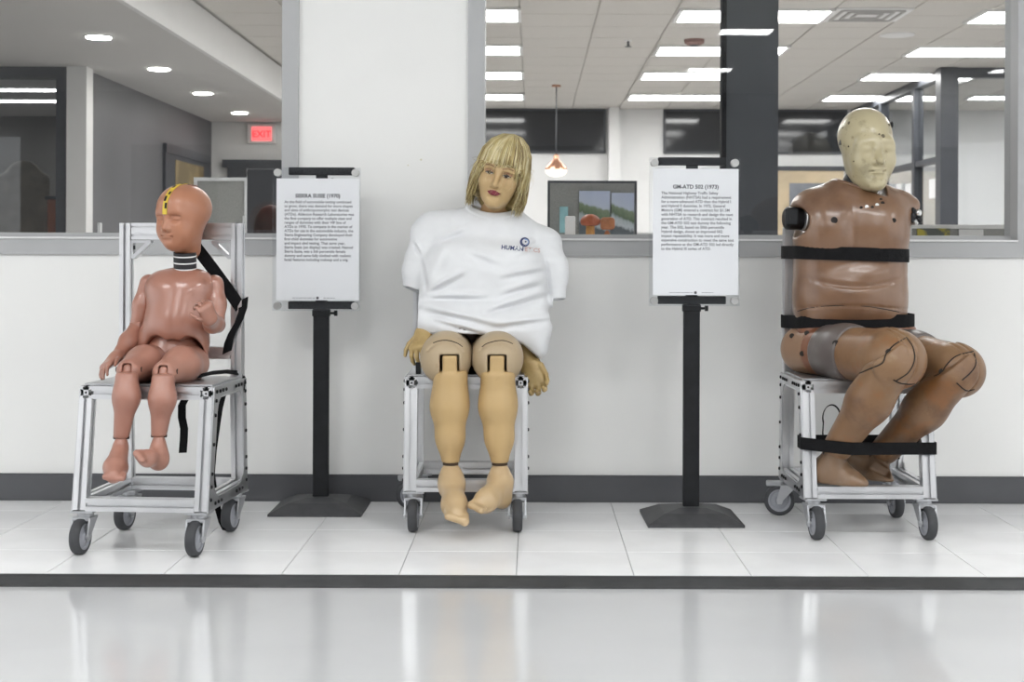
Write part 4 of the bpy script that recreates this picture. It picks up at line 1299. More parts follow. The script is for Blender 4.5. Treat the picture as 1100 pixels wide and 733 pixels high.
def seam(Sd, pix, m, t, r=0.0013, name='seam'):
    q = [np.array(p, float) for p in pix]; q = [2 * q[0] - q[1]] + q + [2 * q[-1] - q[-2]]; P = []
    for i in range(1, len(q) - 2):
        for k in range(5):
            t_ = k / 5; p0, p1, p2, p3 = q[i - 1:i + 3]
            P.append(0.5 * (2 * p1 + (p2 - p0) * t_ + (2 * p0 - 5 * p1 + 4 * p2 - p3) * t_ ** 2 + (3 * p1 - p0 - 3 * p2 + p3) * t_ ** 3))
    P.append(q[-2])
    Q = [front(Sd, *p) for p in P]
    ok = np.abs(Sd(np.array(Q).astype(F32))) < 0.004
    return MB().tube([q for q, o in zip(Q, ok) if o], r, 6).build(name, m, t, smooth=True)

def screw(p, d, r, m, t, name='screw_hole', depth=0.002):
    return MB().lathe([(r, -depth), (r, 0.0006), (r * 0.75, 0.001)], p, d, 14).build(name, m, t)

# ---- child-size dummy --------------------------------------------------------------------------
def child():
    skin = soiled('salmon_vinyl', (0.339, 0.152, 0.106), [((0.385, 0.184, 0.130), 5, 0.45, 0.2, 0.7), ((0.231, 0.092, 0.058), 3.5, 0.55, 0.25, 0.55), ((0.200, 0.078, 0.048), 18, 0.63, 0.1, 0.4)], 0.28, 0.6, 0.06)
    skin_h = soiled('tan_orange_vinyl', (0.390, 0.169, 0.095), [((0.328, 0.130, 0.070), 6, 0.5, 0.2, 0.6), ((0.452, 0.230, 0.154), 9, 0.56, 0.15, 0.5)], 0.38, 0.2, 0.05)
    skin_l = soiled('rosy_vinyl', (0.371, 0.177, 0.130), [((0.426, 0.219, 0.164), 6, 0.45, 0.2, 0.7), ((0.261, 0.106, 0.069), 9, 0.6, 0.15, 0.5)], 0.36, 0.2, 0.06)
    dark = mat('joint_gap', (0.035, 0.015, 0.01), 0.8, var=0.2)
    t = thing('crash_test_dummy', 'small brown child dummy with black ringed neck and taped bald head, seated at the left', 'dummy', (CH['child'][0], CH['child'][1] + 0.08, 0.466))
    Y = 4.2
    # torso shell with arched lower edge
    S = Sdf()
    S.u(rc(W(174, 310, Y + 0.01), W(214, 309, Y + 0.01), 0.046, 0.046))
    S.u(ell(W(193.5, 325, Y), (0.082, 0.072, 0.088)), 0.05)
    S.u(ell(W(189, 352, Y - 0.005), (0.094, 0.083, 0.075)), 0.05)
    S.u(rc(W(158, 370, Y - 0.01), W(156, 386, Y - 0.01), 0.036, 0.03), 0.04).u(rc(W(210, 372, Y - 0.01), W(211, 396, Y - 0.02), 0.040, 0.034), 0.04)
    tors = Sdf(); tors.ops = list(S.ops)
    S.sub(ell(W(167, 394, Y - 0.08), (0.050, 0.14, 0.086)), 0.005)
    S.sub(ell(W(201.5, 400, Y - 0.08), (0.050, 0.14, 0.100)), 0.005)
    S.sub(ell(W(184, 401, Y - 0.09), (0.060, 0.145, 0.094)), 0.006)
    seg('torso', S, [W(135, 285, Y), W(235, 412, Y)], 0.13, 0.005, skin, t)
    P = Sdf().u(ell(W(186, 384, Y + 0.005), (0.092, 0.072, 0.062))).u(rc(W(186, 360, Y + 0.01), W(186, 395, Y), 0.062, 0.05), 0.03).cut(plane((0, 0, 0.467), (0, 0, -1)))
    seg('pelvis', P, [W(150, 350, Y), W(225, 410, Y)], 0.1, 0.005, skin, t)
    # neck: black rubber discs between white plates
    nk = MB(); c0 = W(199, 293, Y + 0.005); c1 = W(198.5, 272.5, Y - 0.004)
    n = MB().cyl(c0, c1, 0.033, 28).build('neck', mat('black_neck_rubber', (0.012, 0.012, 0.014), 0.5, var=0.3), t, smooth=True, auto=40)
    ax = (c1 - c0) / np.linalg.norm(c1 - c0)
    for fr_ in (0.16, 0.48, 0.82):
        p = c0 + (c1 - c0) * fr_
        MB().cyl(p - ax * 0.0017, p + ax * 0.0017, 0.0348, 28).build('neck_ring', mat('white_plate', (0.78, 0.78, 0.78), 0.4, var=0.03), n)
    # head turned to the left of the picture
    R = rot3(1, 2, -24)
    hc = W(197, 235.5, Y - 0.005); s = 0.83
    H, T = head_sdf(hc, R, s, 'child')
    lo, hi = bbox(T, s)
    ho = sdf_obj('head', H, lo, hi, 0.0019, skin_h, t)
    # calibration tape over the midline
    pts = []; nrm = []
    for k in range(40):
        a = math.radians(-9 + 129 * k / 39)                      # from brow up over the crown
        d = R @ np.array((0, -math.cos(a), math.sin(a)))
        o = T((0, 0.012, 0.03)); tt = 0.2
        for _ in range(60):
            v = float(H((o + d * tt)[None].astype(F32))[0]); tt -= max(-0.005, min(0.01, v)) * 0.8
        pts.append(o + d * (tt + 0.0009)); nrm.append(d)
    wv = R @ np.array((0.0078, 0, 0))
    MB().ribbon(pts[:30], [wv] * 30, nrm[:30], 0.0012).build('marker_tape', mat('yellow_tape', (0.72, 0.52, 0.05), 0.5, var=0.2, scale=40), ho)
    blk = MB()
    for (a, b, side) in ((3, 6, 1), (7, 10, -1), (11, 13, 1), (17, 20, -1), (24, 27, 1)):
        q = [p + R @ np.array((side * 0.003, 0, 0)) + nn * 0.0009 for p, nn in zip(pts[a:b + 1], nrm[a:b + 1])]
        blk.ribbon(q, [wv * 0.45] * len(q), nrm[a:b + 1], 0.001)
    blk.build('tape_marks', M['bolt'], ho, kind='stuff')
    q = [p + R @ np.array((0.02, 0, 0)) - np.array(nn) * 0.0022 for p, nn in zip(pts[27:36], nrm[27:36])]
    MB().ribbon(q, [wv * 0.8] * len(q), nrm[27:36], 0.0012).build('marker_tape', mat('pink_tape', (0.6, 0.38, 0.36), 0.5, col2=(0.15, 0.08, 0.1), scale=50), ho)
    # arms
    a0, a1 = W(160, 306, Y + 0.02), W(148, 350, Y)
    S = Sdf().u(rc(a0, W(153, 330, Y + 0.01), 0.027, 0.026)).u(rc(W(153, 330, Y + 0.01), a1, 0.026, 0.022), 0.02)
    seg('upper_arm', S, [a0, a1], 0.06, 0.004, skin, t)
    e, w = W(145.5, 356, Y - 0.01), W(125, 386, 4.10)
    S = Sdf().u(rc(e, W(138, 368, 4.16), 0.022, 0.023)).u(rc(W(138, 368, 4.16), w, 0.023, 0.0165), 0.02)
    d = W(104, 404, 4.03) - w
    pts = hand_ops(S, w, d, (0.25, -0.35, -1), 0.098, -1, (14, 20, 16), 4, (38, 12), 0.02)
    seg('forearm', S, [e, w] + pts, 0.05, 0.0028, skin, t)
    MB().cyl(W(141, 353, Y - 0.012), W(152, 351, Y - 0.012), 0.0135, 16).build('elbow_joint', skin_l, t)
    b0, b1 = W(230, 307, Y + 0.02), W(232.5, 347, Y - 0.01)
    S = Sdf().u(rc(b0, W(232, 328, Y + 0.01), 0.029, 0.028)).u(rc(W(232, 328, Y + 0.01), b1, 0.028, 0.025), 0.02)
    seg('upper_arm', S, [b0, b1], 0.06, 0.004, skin, t)
    e, w = W(233, 350, Y - 0.02), W(225.5, 344, 4.03)
    S = Sdf().u(rc(e, W(229, 349, 4.11), 0.026, 0.025)).u(rc(W(229, 349, 4.11), w, 0.025, 0.018), 0.02)
    d = W(219, 326, 3.99) - w
    pts = hand_ops(S, w, d, (-0.75, 0.62, 0.2), 0.094, -1, (52, 62, 40), 3, (42, 26), 0.02)
    seg('forearm', S, [e, w] + pts, 0.05, 0.0028, skin, t)
    # legs
    for side, hip, mid, knee, shin in (
        (0, W(166, 390, 4.17), W(155, 393, 4.08), W(139.5, 400, 3.985), [W(136.5, 403, 3.955), W(136.5, 428, 3.945), W(131, 470, 3.955)]),
        (1, W(206, 392, 4.17), W(195, 394, 4.08), W(178, 402, 3.985), [W(175.5, 405, 3.955), W(175, 430, 3.945), W(171.5, 468, 3.955)])):
        S = Sdf().u(rc(hip, mid, 0.052, 0.049)).u(rc(mid, knee, 0.049, 0.036), 0.03)
        # fork of the knee: slot for the tongue of the shank
        S.sub(rbox(knee + np.array((0, -0.03, -0.012)), (0.0135, 0.05, 0.034), 0.006), 0.004)
        seg('thigh', S, [hip, knee], 0.09, 0.004, skin_l, t)
        MB().cyl(knee + np.array((-0.036, -0.004, 0.004)), knee + np.array((0.036, -0.004, 0.004)), 0.0075, 14).build('knee_bolt', dark, t)
        S = Sdf().u(rc(shin[0] + np.array((0, 0, -0.012)), shin[1], 0.031, 0.0325)).u(rc(shin[1], shin[2], 0.0325, 0.0215), 0.03)
        S.sub(plane(shin[0] + np.array((0, 0, 0.004)), (0, 0, -1)), 0.006)
        S.u(rc(shin[0] + np.array((0, 0.006, -0.02)), knee + np.array((0, -0.016, 0.008)), 0.0125), 0.006)
        S.cut(plane(shin[2] + np.array((0, 0, -0.006)), (0, 0, -1)), 0.006)
        seg('lower_leg', S, list(shin) + [knee], 0.05, 0.0035, skin_l, t)
        an = shin[2]
        S = Sdf().u(rc(an + np.array((0, 0, 0.012)), an + np.array((0, 0, -0.012)), 0.0125, 0.013))
        if side == 0:
            S.u(rc(W(130, 484, 3.95), W(125.5, 503, 3.91), 0.023, 0.030), 0.02).u(rc(W(128, 496, 3.97), W(126, 508, 3.94), 0.024, 0.024), 0.02).u(rc(W(124.5, 505, 3.90), W(123, 513, 3.865), 0.03, 0.021), 0.02)
            for k in range(5):
                S.u(rc(W(115 + 4.6 * k, 512, 3.87), W(114 + 4.6 * k, 516 - abs(k - 3) * 0.6, 3.853), 0.0085), 0.006)
            pts = [W(110, 480, 3.98), W(140, 522, 3.83)]
        else:
            S.u(rc(W(171, 482, 3.95), W(171, 497, 3.95), 0.022, 0.023), 0.02).u(rc(W(171, 494, 3.945), W(159, 494, 3.885), 0.025, 0.02), 0.025).u(rc(W(159, 494, 3.885), W(151, 491, 3.862), 0.02, 0.014), 0.02)
            for k in range(5):
                S.u(rc(W(152 + 1.0 * k, 489 + 1.7 * k, 3.868 - 0.004 * k), W(147.5 + 1.6 * k, 488.5 + 1.9 * k, 3.852 - 0.004 * k), 0.0075 if k else 0.0095), 0.006)
            pts = [W(145, 480, 3.98), W(180, 508, 3.83)]
        seg('foot', S, pts, 0.04, 0.0028, skin_l, t)
        MB().cyl(an + np.array((-0.0215, 0, -0.004)), an + np.array((0.0215, 0, -0.004)), 0.005, 12).build('ankle_bolt', dark, t)
    return t
child()

# ---- woman dummy in the white shirt ------------------------------------------------------------
def woman():
    tan = soiled('yellow_tan_vinyl', (0.474, 0.327, 0.151), [((0.408, 0.280, 0.141), 5, 0.48, 0.2, 0.6), ((0.343, 0.226, 0.105), 14, 0.62, 0.12, 0.4)], 0.5, 0.0, 0.05)
    knee_m = soiled('beige_vinyl', (0.418, 0.322, 0.204), [((0.350, 0.267, 0.169), 6, 0.5, 0.2, 0.6), ((0.274, 0.185, 0.091), 16, 0.62, 0.1, 0.5)], 0.45, 0.05, 0.05)
    face_m = soiled('aged_face_vinyl', (0.479, 0.334, 0.162), [((0.431, 0.274, 0.129), 9, 0.5, 0.2, 0.5), ((0.335, 0.228, 0.090), 20, 0.62, 0.12, 0.35)], 0.45, 0.05, 0.04)
    hand_m = soiled('olive_tan_vinyl', (0.425, 0.304, 0.126), [((0.272, 0.176, 0.063), 14, 0.52, 0.15, 0.7), ((0.510, 0.384, 0.196), 8, 0.55, 0.15, 0.6)], 0.45, 0.05, 0.08)
    dark = mat('brown_joint_gap', (0.05, 0.028, 0.012), 0.7, var=0.3)
    t = thing('crash_test_dummy', 'blond wigged woman dummy in a white printed shirt seated in the middle', 'dummy', (CH['woman'][0], CH['woman'][1] + 0.05, 0.466))
    # legs
    for side, (kx, ky), shin, an in ((0, (479.5, 384), [(484.5, 402), (483.5, 438), (484.3, 470)], (484.8, 497)), (1, (535, 384), [(535, 402), (535.5, 438), (537, 470)], (537.6, 497))):
        k0 = W(kx, ky, 4.315); hp = W(kx + (8 if side == 0 else -8), 378, 4.62)
        S = Sdf().u(rc(hp, k0, 0.078, 0.0745))
        S.u(rc(k0 + np.array((0, -0.012, -0.008)), k0 + np.array((0, 0.02, 0)), 0.0725), 0.02)
        tx = (shin[0][0] - kx) / 355.0
        S.sub(rbox(k0 + np.array((tx, -0.07, -0.03)), (0.0285, 0.06, 0.043), 0.006), 0.004)
        S.sub(plane(k0 + np.array((0, 0, -0.062)), (0, -0.25, 1)), 0.02) if False else None
        # the knee cap's ridge
        S.disp(lambda P, k0=k0: 0.0035 * np.exp(-((np.sqrt((P[:, 0] - k0[0]) ** 2 + (P[:, 2] - k0[2] + 0.01) ** 2) - 0.060) / 0.004) ** 2) * (P[:, 2] > k0[2] + 0.02) * (P[:, 1] < k0[1] + 0.01))
        seg('thigh', S, [hp, k0], 0.11, 0.004, knee_m, t)
        seam(S, [(465.6, 369), (471, 367), (477.5, 366), (484, 366.6), (488.6, 368), (493, 370), (497, 373)] if side == 0 else [(518, 373), (522, 370), (527, 368), (533, 366.6), (539.5, 366), (545, 367), (551, 369.5)], dark, t, 0.0016)
        s0, s1, s2, a0 = (W(*shin[0], 4.275), W(*shin[1], 4.275), W(*shin[2], 4.275), W(*an, 4.275))
        S = Sdf().u(rc(s0 + np.array((0, 0.002, 0.0)), s1, 0.0515, 0.0495)).u(rc(s1, s2, 0.0495, 0.0365), 0.04).u(rc(s2, a0, 0.0365, 0.0265), 0.04)
        S.u(ell(s1 + np.array((0, 0.028, 0.02)), (0.047, 0.04, 0.09)), 0.03)
        S.cut(plane(s0 + np.array((0, 0, 0.012)), (0, -0.1, 1)), 0.012)
        S.u(rbox(s0 + np.array((-0.001, -0.026, 0.025)), (0.0215, 0.016, 0.032), 0.006), 0.004)
        S.cut(plane(a0, (0, 0, -1)), 0.004)
        seg('lower_leg', S, [s0, s1, s2, a0], 0.09, 0.004, tan, t)
        MB().cyl(a0 + np.array((0, 0, -0.008)), a0 + np.array((0, 0, 0.006)), 0.0235, 24).build('ankle_collar', dark, t)
        an_ = a0 + np.array((0, 0, -0.007))
        S = Sdf()
        if side == 0:
            S.u(rc(an_ + np.array((0, 0, -0.018)), W(486, 520, 4.26), 0.0255, 0.033)).u(rc(W(485.5, 515, 4.285), W(486, 527, 4.27), 0.028, 0.027), 0.03)
            S.u(rc(W(486, 520, 4.26), W(489, 543, 4.17), 0.033, 0.034), 0.03).u(rc(W(489, 543, 4.17), W(491, 552, 4.12), 0.032, 0.024), 0.03)
            for k in range(5):
                S.u(rc(W(482 + 4.4 * k, 551 + 0.9 * k, 4.13), W(482.5 + 4.4 * k, 555.5 + 1.3 * k, 4.098), 0.0110 + 0.0030 * (k == 4)), 0.006)
            pts = [W(470, 500, 4.3), W(510, 566, 4.05)]
        else:
            S.u(rc(an_ + np.array((0, 0, -0.018)), W(537.5, 516, 4.28), 0.0265, 0.032)).u(rc(W(539, 518, 4.285), W(540, 536, 4.285), 0.028, 0.026), 0.03)
            S.u(rc(W(538, 520, 4.26), W(524, 537, 4.18), 0.033, 0.029), 0.03).u(rc(W(540, 536, 4.27), W(520, 542, 4.18), 0.022, 0.02), 0.03).u(rc(W(524, 537, 4.18), W(515, 543, 4.155), 0.026, 0.017), 0.03)
            for k in range(5):
                S.u(rc(W(512 + 2.2 * k, 540.5 + 1.9 * k, 4.16 - 0.008 * k), W(507.5 + 2.6 * k, 543 + 1.5 * k, 4.14 - 0.009 * k), 0.0095 + 0.003 * (k == 0)), 0.006)
            pts = [W(500, 500, 4.32), W(552, 556, 4.08)]
        seg('foot', S, pts, 0.04, 0.003, soiled('pale_foot_vinyl', (0.492, 0.355, 0.200), [((0.410, 0.281, 0.148), 8, 0.5, 0.2, 0.6)], 0.38, 0.1, 0.04), t)
    S = Sdf().u(rbox(W(507, 376, 4.56), (0.145, 0.09, 0.07), 0.05)).u(ell(W(507, 352, 4.56), (0.13, 0.10, 0.08)), 0.04)
    seg('pelvis', S, [W(440, 330, 4.55), W(575, 400, 4.55)], 0.12, 0.008, mat('dark_brown_vinyl', (0.12, 0.06, 0.03), 0.5, var=0.3), t)
    # hands below the hem
    S = Sdf(); wv = W(456, 358, 4.42); pts = [wv]
    S.u(rc(W(468, 345, 4.50), wv, 0.032, 0.024))
    d = W(447, 386, 4.345) - wv
    pts += hand_ops(S, wv, d, (0.35, 0.8, -0.25), 0.135, 1, (30, 34, 24), 2, (34, 14), 0.02)
    seg('hand', S, pts, 0.05, 0.003, hand_m, t)
    MB().lohi(W(447, 390, 4.36), W(453, 403, 4.40)).build('hand_clamp', M['bolt'], t)
    S = Sdf(); wv = W(570, 391, 4.45)
    S.u(rc(W(560, 362, 4.50), wv, 0.034, 0.023))
    d = W(577, 425, 4.41) - wv
    pts = [W(560, 366, 4.50)] + hand_ops(S, wv, d, (-0.15, -1.0, 0.0), 0.155, 1, (24, 42, 34), 1, (18, 22), 0.02)
    seg('hand', S, pts, 0.05, 0.003, hand_m, t)
    # shirt: hollow at neck, hem and sleeves
    Y = 4.55
    S = Sdf()
    S.u(rbox(W(518, 318, 4.535), (0.208, 0.125, 0.135), 0.10))
    S.u(rc(W(478, 255, 4.57), W(560, 268, 4.57), 0.078, 0.074), 0.08)
    S.u(rc(W(466, 250, 4.575), W(522, 239, 4.565), 0.048, 0.052), 0.05).u(rc(W(582, 262, 4.575), W(540, 240, 4.565), 0.046, 0.052), 0.05)
    S.u(rc(W(486, 282, 4.475), W(556, 284, 4.475), 0.055, 0.055), 0.07)
    S.u(rc(W(462, 346, 4.45), W(574, 354, 4.44), 0.055, 0.055), 0.06)            # over the lap
    S.u(rc(W(484, 352, 4.40), W(540, 352, 4.40), 0.040, 0.040), 0.06)
    S.u(rc(W(566, 352, 4.44), W(576, 376, 4.44), 0.034, 0.03), 0.05)
    S.u(rc(W(514, 243, 4.545), W(547, 245, 4.545), 0.052, 0.052), 0.05)
    # sleeves
    S.u(rc(W(459, 250, 4.565), W(447, 288, 4.53), 0.047, 0.040), 0.04).u(rc(W(449, 280, 4.53), W(444, 310, 4.52), 0.036, 0.034), 0.03)
    S.u(rc(W(588, 262, 4.565), W(597, 292, 4.53), 0.044, 0.038), 0.04).u(rc(W(596, 285, 4.53), W(600, 322, 4.51), 0.033, 0.026), 0.03)
    outer = list(S.ops)
    V0 = np.array([-1, 0, 0])
    def folds(P):
        x = (P[:, 0] + 0.155); z = P[:, 2]; y = P[:, 1]
        fr = (y < 4.60).astype(F32)
        def crease(ax, az, bx, bz, w, dep):
            vx, vz = bx - ax, bz - az; L = vx * vx + vz * vz
            t_ = np.clip(((x - ax) * vx + (z - az) * vz) / L, 0, 1)
            dd = np.sqrt((x - ax - t_ * vx) ** 2 + (z - az - t_ * vz) ** 2)
            return dep * np.exp(-(dd / w) ** 2) * np.sin(np.pi * np.clip(t_ * 0.86 + 0.07, 0, 1))
        g = lambda px, py: ((px - 572) * 4.45 / FPX + 0.155, CAM_Z - (py - 275) * 4.45 / FPX)
        o = 0
        for (a, b, w, dp) in (((460, 318), (500, 296), 0.010, 0.006), ((456, 322), (522, 322), 0.010, 0.005), ((452, 334), (540, 352), 0.012, 0.006), ((585, 292), (540, 300), 0.010, 0.005),
                              ((588, 318), (520, 338), 0.011, 0.006), ((590, 345), (530, 352), 0.010, 0.005), ((470, 262), (500, 250), 0.011, 0.004), ((455, 282), (458, 312), 0.008, 0.009),
                              ((588, 280), (590, 315), 0.008, 0.008), ((500, 275), (545, 290), 0.014, 0.004), ((575, 262), (552, 275), 0.010, 0.004), ((468, 345), (520, 358), 0.008, 0.005),
                              ((444, 262), (450, 274), 0.006, 0.006), ((540, 318), (580, 306), 0.010, 0.005), ((480, 268), (470, 300), 0.014, 0.004)):
            A = g(*a); B = g(*b); o = o + crease(A[0], A[1], B[0], B[1], w, dp)
            o = o - crease(A[0], A[1] + w * 1.6, B[0], B[1] + w * 1.6, w, dp * 0.7)
        return (2.2 * o * fr + 0.0022 * np.sin(x * 38 + z * 60) * np.sin(z * 27 - x * 21)).astype(F32)
    S.disp(folds)
    hl = W(447, 359, 4.40); hr = W(584, 384, 4.40); hm = W(545, 362, 4.40)
    # hem: below a line that drops to the right
    def hem(P):
        px = 572 + P[:, 0] * FPX / 4.40
        zz = CAM_Z - (np.interp(px, [430, 447, 500, 540, 562, 580, 592, 620], [357, 359.5, 361, 362.5, 370, 384, 386, 386]) - 275) * 4.40 / FPX
        zz = zz - np.clip(P[:, 1] - 4.40, -0.2, 0.4) * 0.22
        return (zz - P[:, 2]).astype(F32)
    slv = lambda P: np.maximum(np.abs(P[:, 0] + 0.155) - 0.2, 0)
    def cutf(P):
        h_ = hem(P)
        return np.where(np.abs(P[:, 0] + 0.155) > 0.232, -1.0, h_).astype(F32)
    S.cut(hem, 0.006)
    # sleeve openings
    for (cx, cy, n) in ((441, 311, (-0.35, -0.2, -1)), (603, 322, (0.1, -0.2, -1))):
        c = W(cx, cy, 4.52); p = plane(c, n)
        if cx < 500: S.cut(lambda P, p=p: np.where(P[:, 0] < W(452, 300, 4.52)[0], p(P), -1).astype(F32), 0.004)
        else: S.cut(lambda P, p=p: np.where(P[:, 0] > W(594, 300, 4.52)[0], p(P), -1).astype(F32), 0.004)
    # hollow hem, sleeves and neck
    IN = Sdf(); IN.ops = outer
    S.sub(lambda P: np.maximum(IN(P) + 0.011, -(hem(P) + 0.018)), 0.004)
    S.sub(lambda P: np.maximum(IN(P) + 0.010, np.maximum(np.abs(P[:, 2] - 0.73) - 0.045, 0.188 - np.abs(P[:, 0] + 0.155))), 0.003)
    nc = W(531, 219.5, 4.55)
    ne = ell(nc + np.array((0, -0.012, 0.006)), (0.080, 0.092, 0.042), rot3(3, 3, 0).astype(F32))
    S.sub(ne, 0.004)
    def band(P):
        v = ne(P)
        return (-0.0042 * (1 / (1 + np.exp((v - 0.016) / 0.0006))) * (P[:, 2] > 0.85)).astype(F32)
    S.disp(band)
    shirt_m = mat('white_cotton', (0.70, 0.71, 0.725), 0.85, var=0.03, scale=20, bump=0.12, bscale=350)
    lo, hi = box_of([W(428, 215, 4.75), W(615, 392, 4.3)], 0.06)
    V, Fq = S.mesh(lo, hi, 0.0035)
    o0 = np.array(t['world_off'])
    me = bpy.data.meshes.new('t_shirt'); me.from_pydata((V - o0).tolist(), [], Fq.tolist()); me.materials.append(shirt_m)
    me.polygons.foreach_set('use_smooth', [True] * len(me.polygons))
    sh = mesh_obj('t_shirt', me, t)
    bvh = BVHTree.FromPolygons([Vector(v) for v in V], [tuple(f) for f in Fq])
    # print on the chest, draped on the cloth
    def drape(me, cx, cz_, rot, m, name, off=0.0012):
        me.materials.append(m)
        bm = bmesh.new(); bm.from_mesh(me)
        bmesh.ops.triangulate(bm, faces=bm.faces)
        c, s = math.cos(rot), math.sin(rot)
        for v in bm.verts:
            x, z = v.co.x * c - v.co.y * s, v.co.x * s + v.co.y * c
            hit = bvh.ray_cast(Vector((cx + x, 3.9, cz_ + z)), Vector((0, 1, 0)))
            y = hit[0].y if hit[0] is not None else 4.45
            v.co = Vector((cx + x, y - off, cz_ + z)) - Vector(o0)
        bm.to_mesh(me); bm.free()
        return mesh_obj(name, me, sh)
    navy = mat('navy_print', (0.03, 0.045, 0.14), 0.6, var=0.1); blush = mat('faded_coral_print', (0.62, 0.42, 0.38), 0.7, var=0.1); sky = mat('sky_print', (0.28, 0.40, 0.66), 0.6, var=0.1)
    lc = W(563.5, 260, 4.42); tr = math.radians(-5)
    def ring(r0, r1, n=40, a0=0, a1=360, dx=0, dz=0):
        me = bpy.data.meshes.new('ring'); vs = []; fs = []
        for k in range(n + 1):
            a = math.radians(a0 + (a1 - a0) * k / n)
            vs += [(dx + r0 * math.cos(a), dz + r0 * math.sin(a), 0), (r1 * math.cos(a), r1 * math.sin(a), 0)]
        for k in range(n): fs.append((2 * k, 2 * k + 1, 2 * k + 3, 2 * k + 2))
        me.from_pydata(vs, [], fs); return me
    drape(ring(0.0095, 0.0150, 40, 0, 360, 0.0018, 0.0012), lc[0], lc[2], 0, navy, 'printed_ring')
    drape(ring(0.0068, 0.0105, 30, -70, 110, 0.0012, 0.0), lc[0] + 0.002, lc[2], 0, sky, 'printed_arc', 0.0016)
    drape(ring(0.0001, 0.0028, 16), lc[0] + 0.003, lc[2] + 0.001, 0, navy, 'printed_dot', 0.0018)
    w1 = text_mesh('HUMAN', 0.0185, 'RIGHT', 1.05, 0.0006); w2 = text_mesh('ETICS', 0.0185, 'LEFT', 1.05, 0.0004)
    tc = W(561.5, 269.8, 4.42)
    drape(w1, tc[0] + 0.002, tc[2], tr, navy, 'printed_word'); drape(w2, tc[0] + 0.006, tc[2] - 0.0003, tr, blush, 'printed_word')
    # neck and head
    hd_c = W(538.5, 185.5, 4.475); s = 0.885
    Rh = rot3(0, 0, -14) @ np.eye(3)
    Rh = rot3(0, 13, 0) @ rot3(8, 0, 0) @ rot3(0, 0, -5)
    n0, n1 = W(531, 240, 4.575), W(534, 210, 4.53)
    S = Sdf().u(rc(n0, n1, 0.050, 0.046)).u(ell(W(531, 244, 4.585), (0.08, 0.05, 0.03)), 0.03)
    seg('neck', S, [n0, n1], 0.1, 0.005, soiled('neck_vinyl', (0.50, 0.31, 0.16), [((0.36, 0.2, 0.1), 8, 0.5, 0.2, 0.6)], 0.5), t)
    H, T = head_sdf(hd_c, Rh, s, 'woman')
    lo, hi = bbox(T, s)
    ho = sdf_obj('head', H, lo, hi, 0.002, face_m, t)
    def on_face(pts, off):
        p = np.array([(x, -0.2, z) for x, z in pts]); tt = np.zeros(len(p))
        for _ in range(60):
            Q = np.array(hd_c) + ((p + np.outer(tt, (0, 1.0, 0))) @ Rh.T) * s
            tt += np.clip(H(Q.astype(F32)) / s, -0.003, 0.01) * 0.8
        return np.array(hd_c) + ((p + np.outer(tt - off, (0, 1.0, 0))) @ Rh.T) * s
    def patch(name, outline, m, off=0.0007, rings=4):
        c = np.mean(np.array(outline), 0); n = len(outline); vs = []; fs = []
        for r in range(rings + 1):
            f = r / rings if r else 0.001
            vs += list(on_face([(c[0] + (x - c[0]) * f, c[1] + (z - c[1]) * f) for (x, z) in outline], off))
        for r in range(rings):
            for k in range(n):
                j = (k + 1) % n; fs.append((r * n + k, r * n + j, (r + 1) * n + j, (r + 1) * n + k))
        b = MB(); b.add(vs, fs); return b.build(name, m, ho, smooth=True)
    def almond(cx, cz_, w, hh, n=20): return [(cx + w * math.cos(2 * math.pi * k / n), cz_ + hh * math.sin(2 * math.pi * k / n) * (1 - 0.35 * abs(math.cos(2 * math.pi * k / n)))) for k in range(n)]
    lips = mat('dark_red_lips', (0.20, 0.022, 0.04), 0.4, var=0.2); white = mat('eye_white', (0.50, 0.44, 0.36), 0.3, var=0.05); iris = mat('brown_iris', (0.035, 0.018, 0.010), 0.2, var=0.2); brow = mat('brown_shadow', (0.26, 0.15, 0.07), 0.7, var=0.2)
    for q in (-1, 1):
        patch('eye_shadow', almond(q * 0.032, 0.0035, 0.0185, 0.0095), mat('eyelid_paint', (0.36, 0.20, 0.11), 0.6, var=0.2), 0.0009)
        patch('eye', almond(q * 0.031, -0.002, 0.0145, 0.0062), white, 0.0016)
        patch('iris', almond(q * 0.0305 - 0.001, -0.0015, 0.0068, 0.0072), iris, 0.0023)
        o = [(q * (0.012 + 0.038 * f), 0.021 + 0.006 * math.sin(f * 2.6)) for f in np.linspace(0, 1, 10)]
        patch('eyebrow', o + [(x, z - 0.0035) for x, z in o[::-1]], brow, 0.0014, 2)
        lash = [(q * (0.031 + 0.016 * f), 0.0035 - 0.0055 * f * f) for f in np.linspace(-1, 1, 12)]
        patch('lash_line', lash + [(x, z - 0.0022) for x, z in lash[::-1]], M['bolt'], 0.0026, 2)
    zl = -0.066
    patch('lips', [(-0.024, zl - 0.001), (-0.012, zl + 0.006), (-0.004, zl + 0.0085), (0, zl + 0.007), (0.004, zl + 0.0085), (0.012, zl + 0.006), (0.024, zl - 0.001), (0.013, zl - 0.009), (0.004, zl - 0.0115), (-0.004, zl - 0.0115), (-0.013, zl - 0.009)], lips, 0.0036, 6)
    # wig: cap plus tapering locks
    hm = bpy.data.materials.new('blond_wig'); hm.use_nodes = True
    nt = hm.node_tree; b = nt.nodes['Principled BSDF']; tcn = nt.nodes.new('ShaderNodeTexCoord')
    nz = nt.nodes.new('ShaderNodeTexNoise'); nz.inputs['Scale'].default_value = 55; nz.inputs['Detail'].default_value = 3
    lk(nt, tcn.outputs['Object'], nz.inputs['Vector'])
    rp = nt.nodes.new('ShaderNodeValToRGB'); rp.color_ramp.elements[0].position = 0.36; rp.color_ramp.elements[1].position = 0.66
    rp.color_ramp.elements[0].color = (0.14, 0.095, 0.03, 1); rp.color_ramp.elements[1].color = (0.34, 0.26, 0.11, 1)
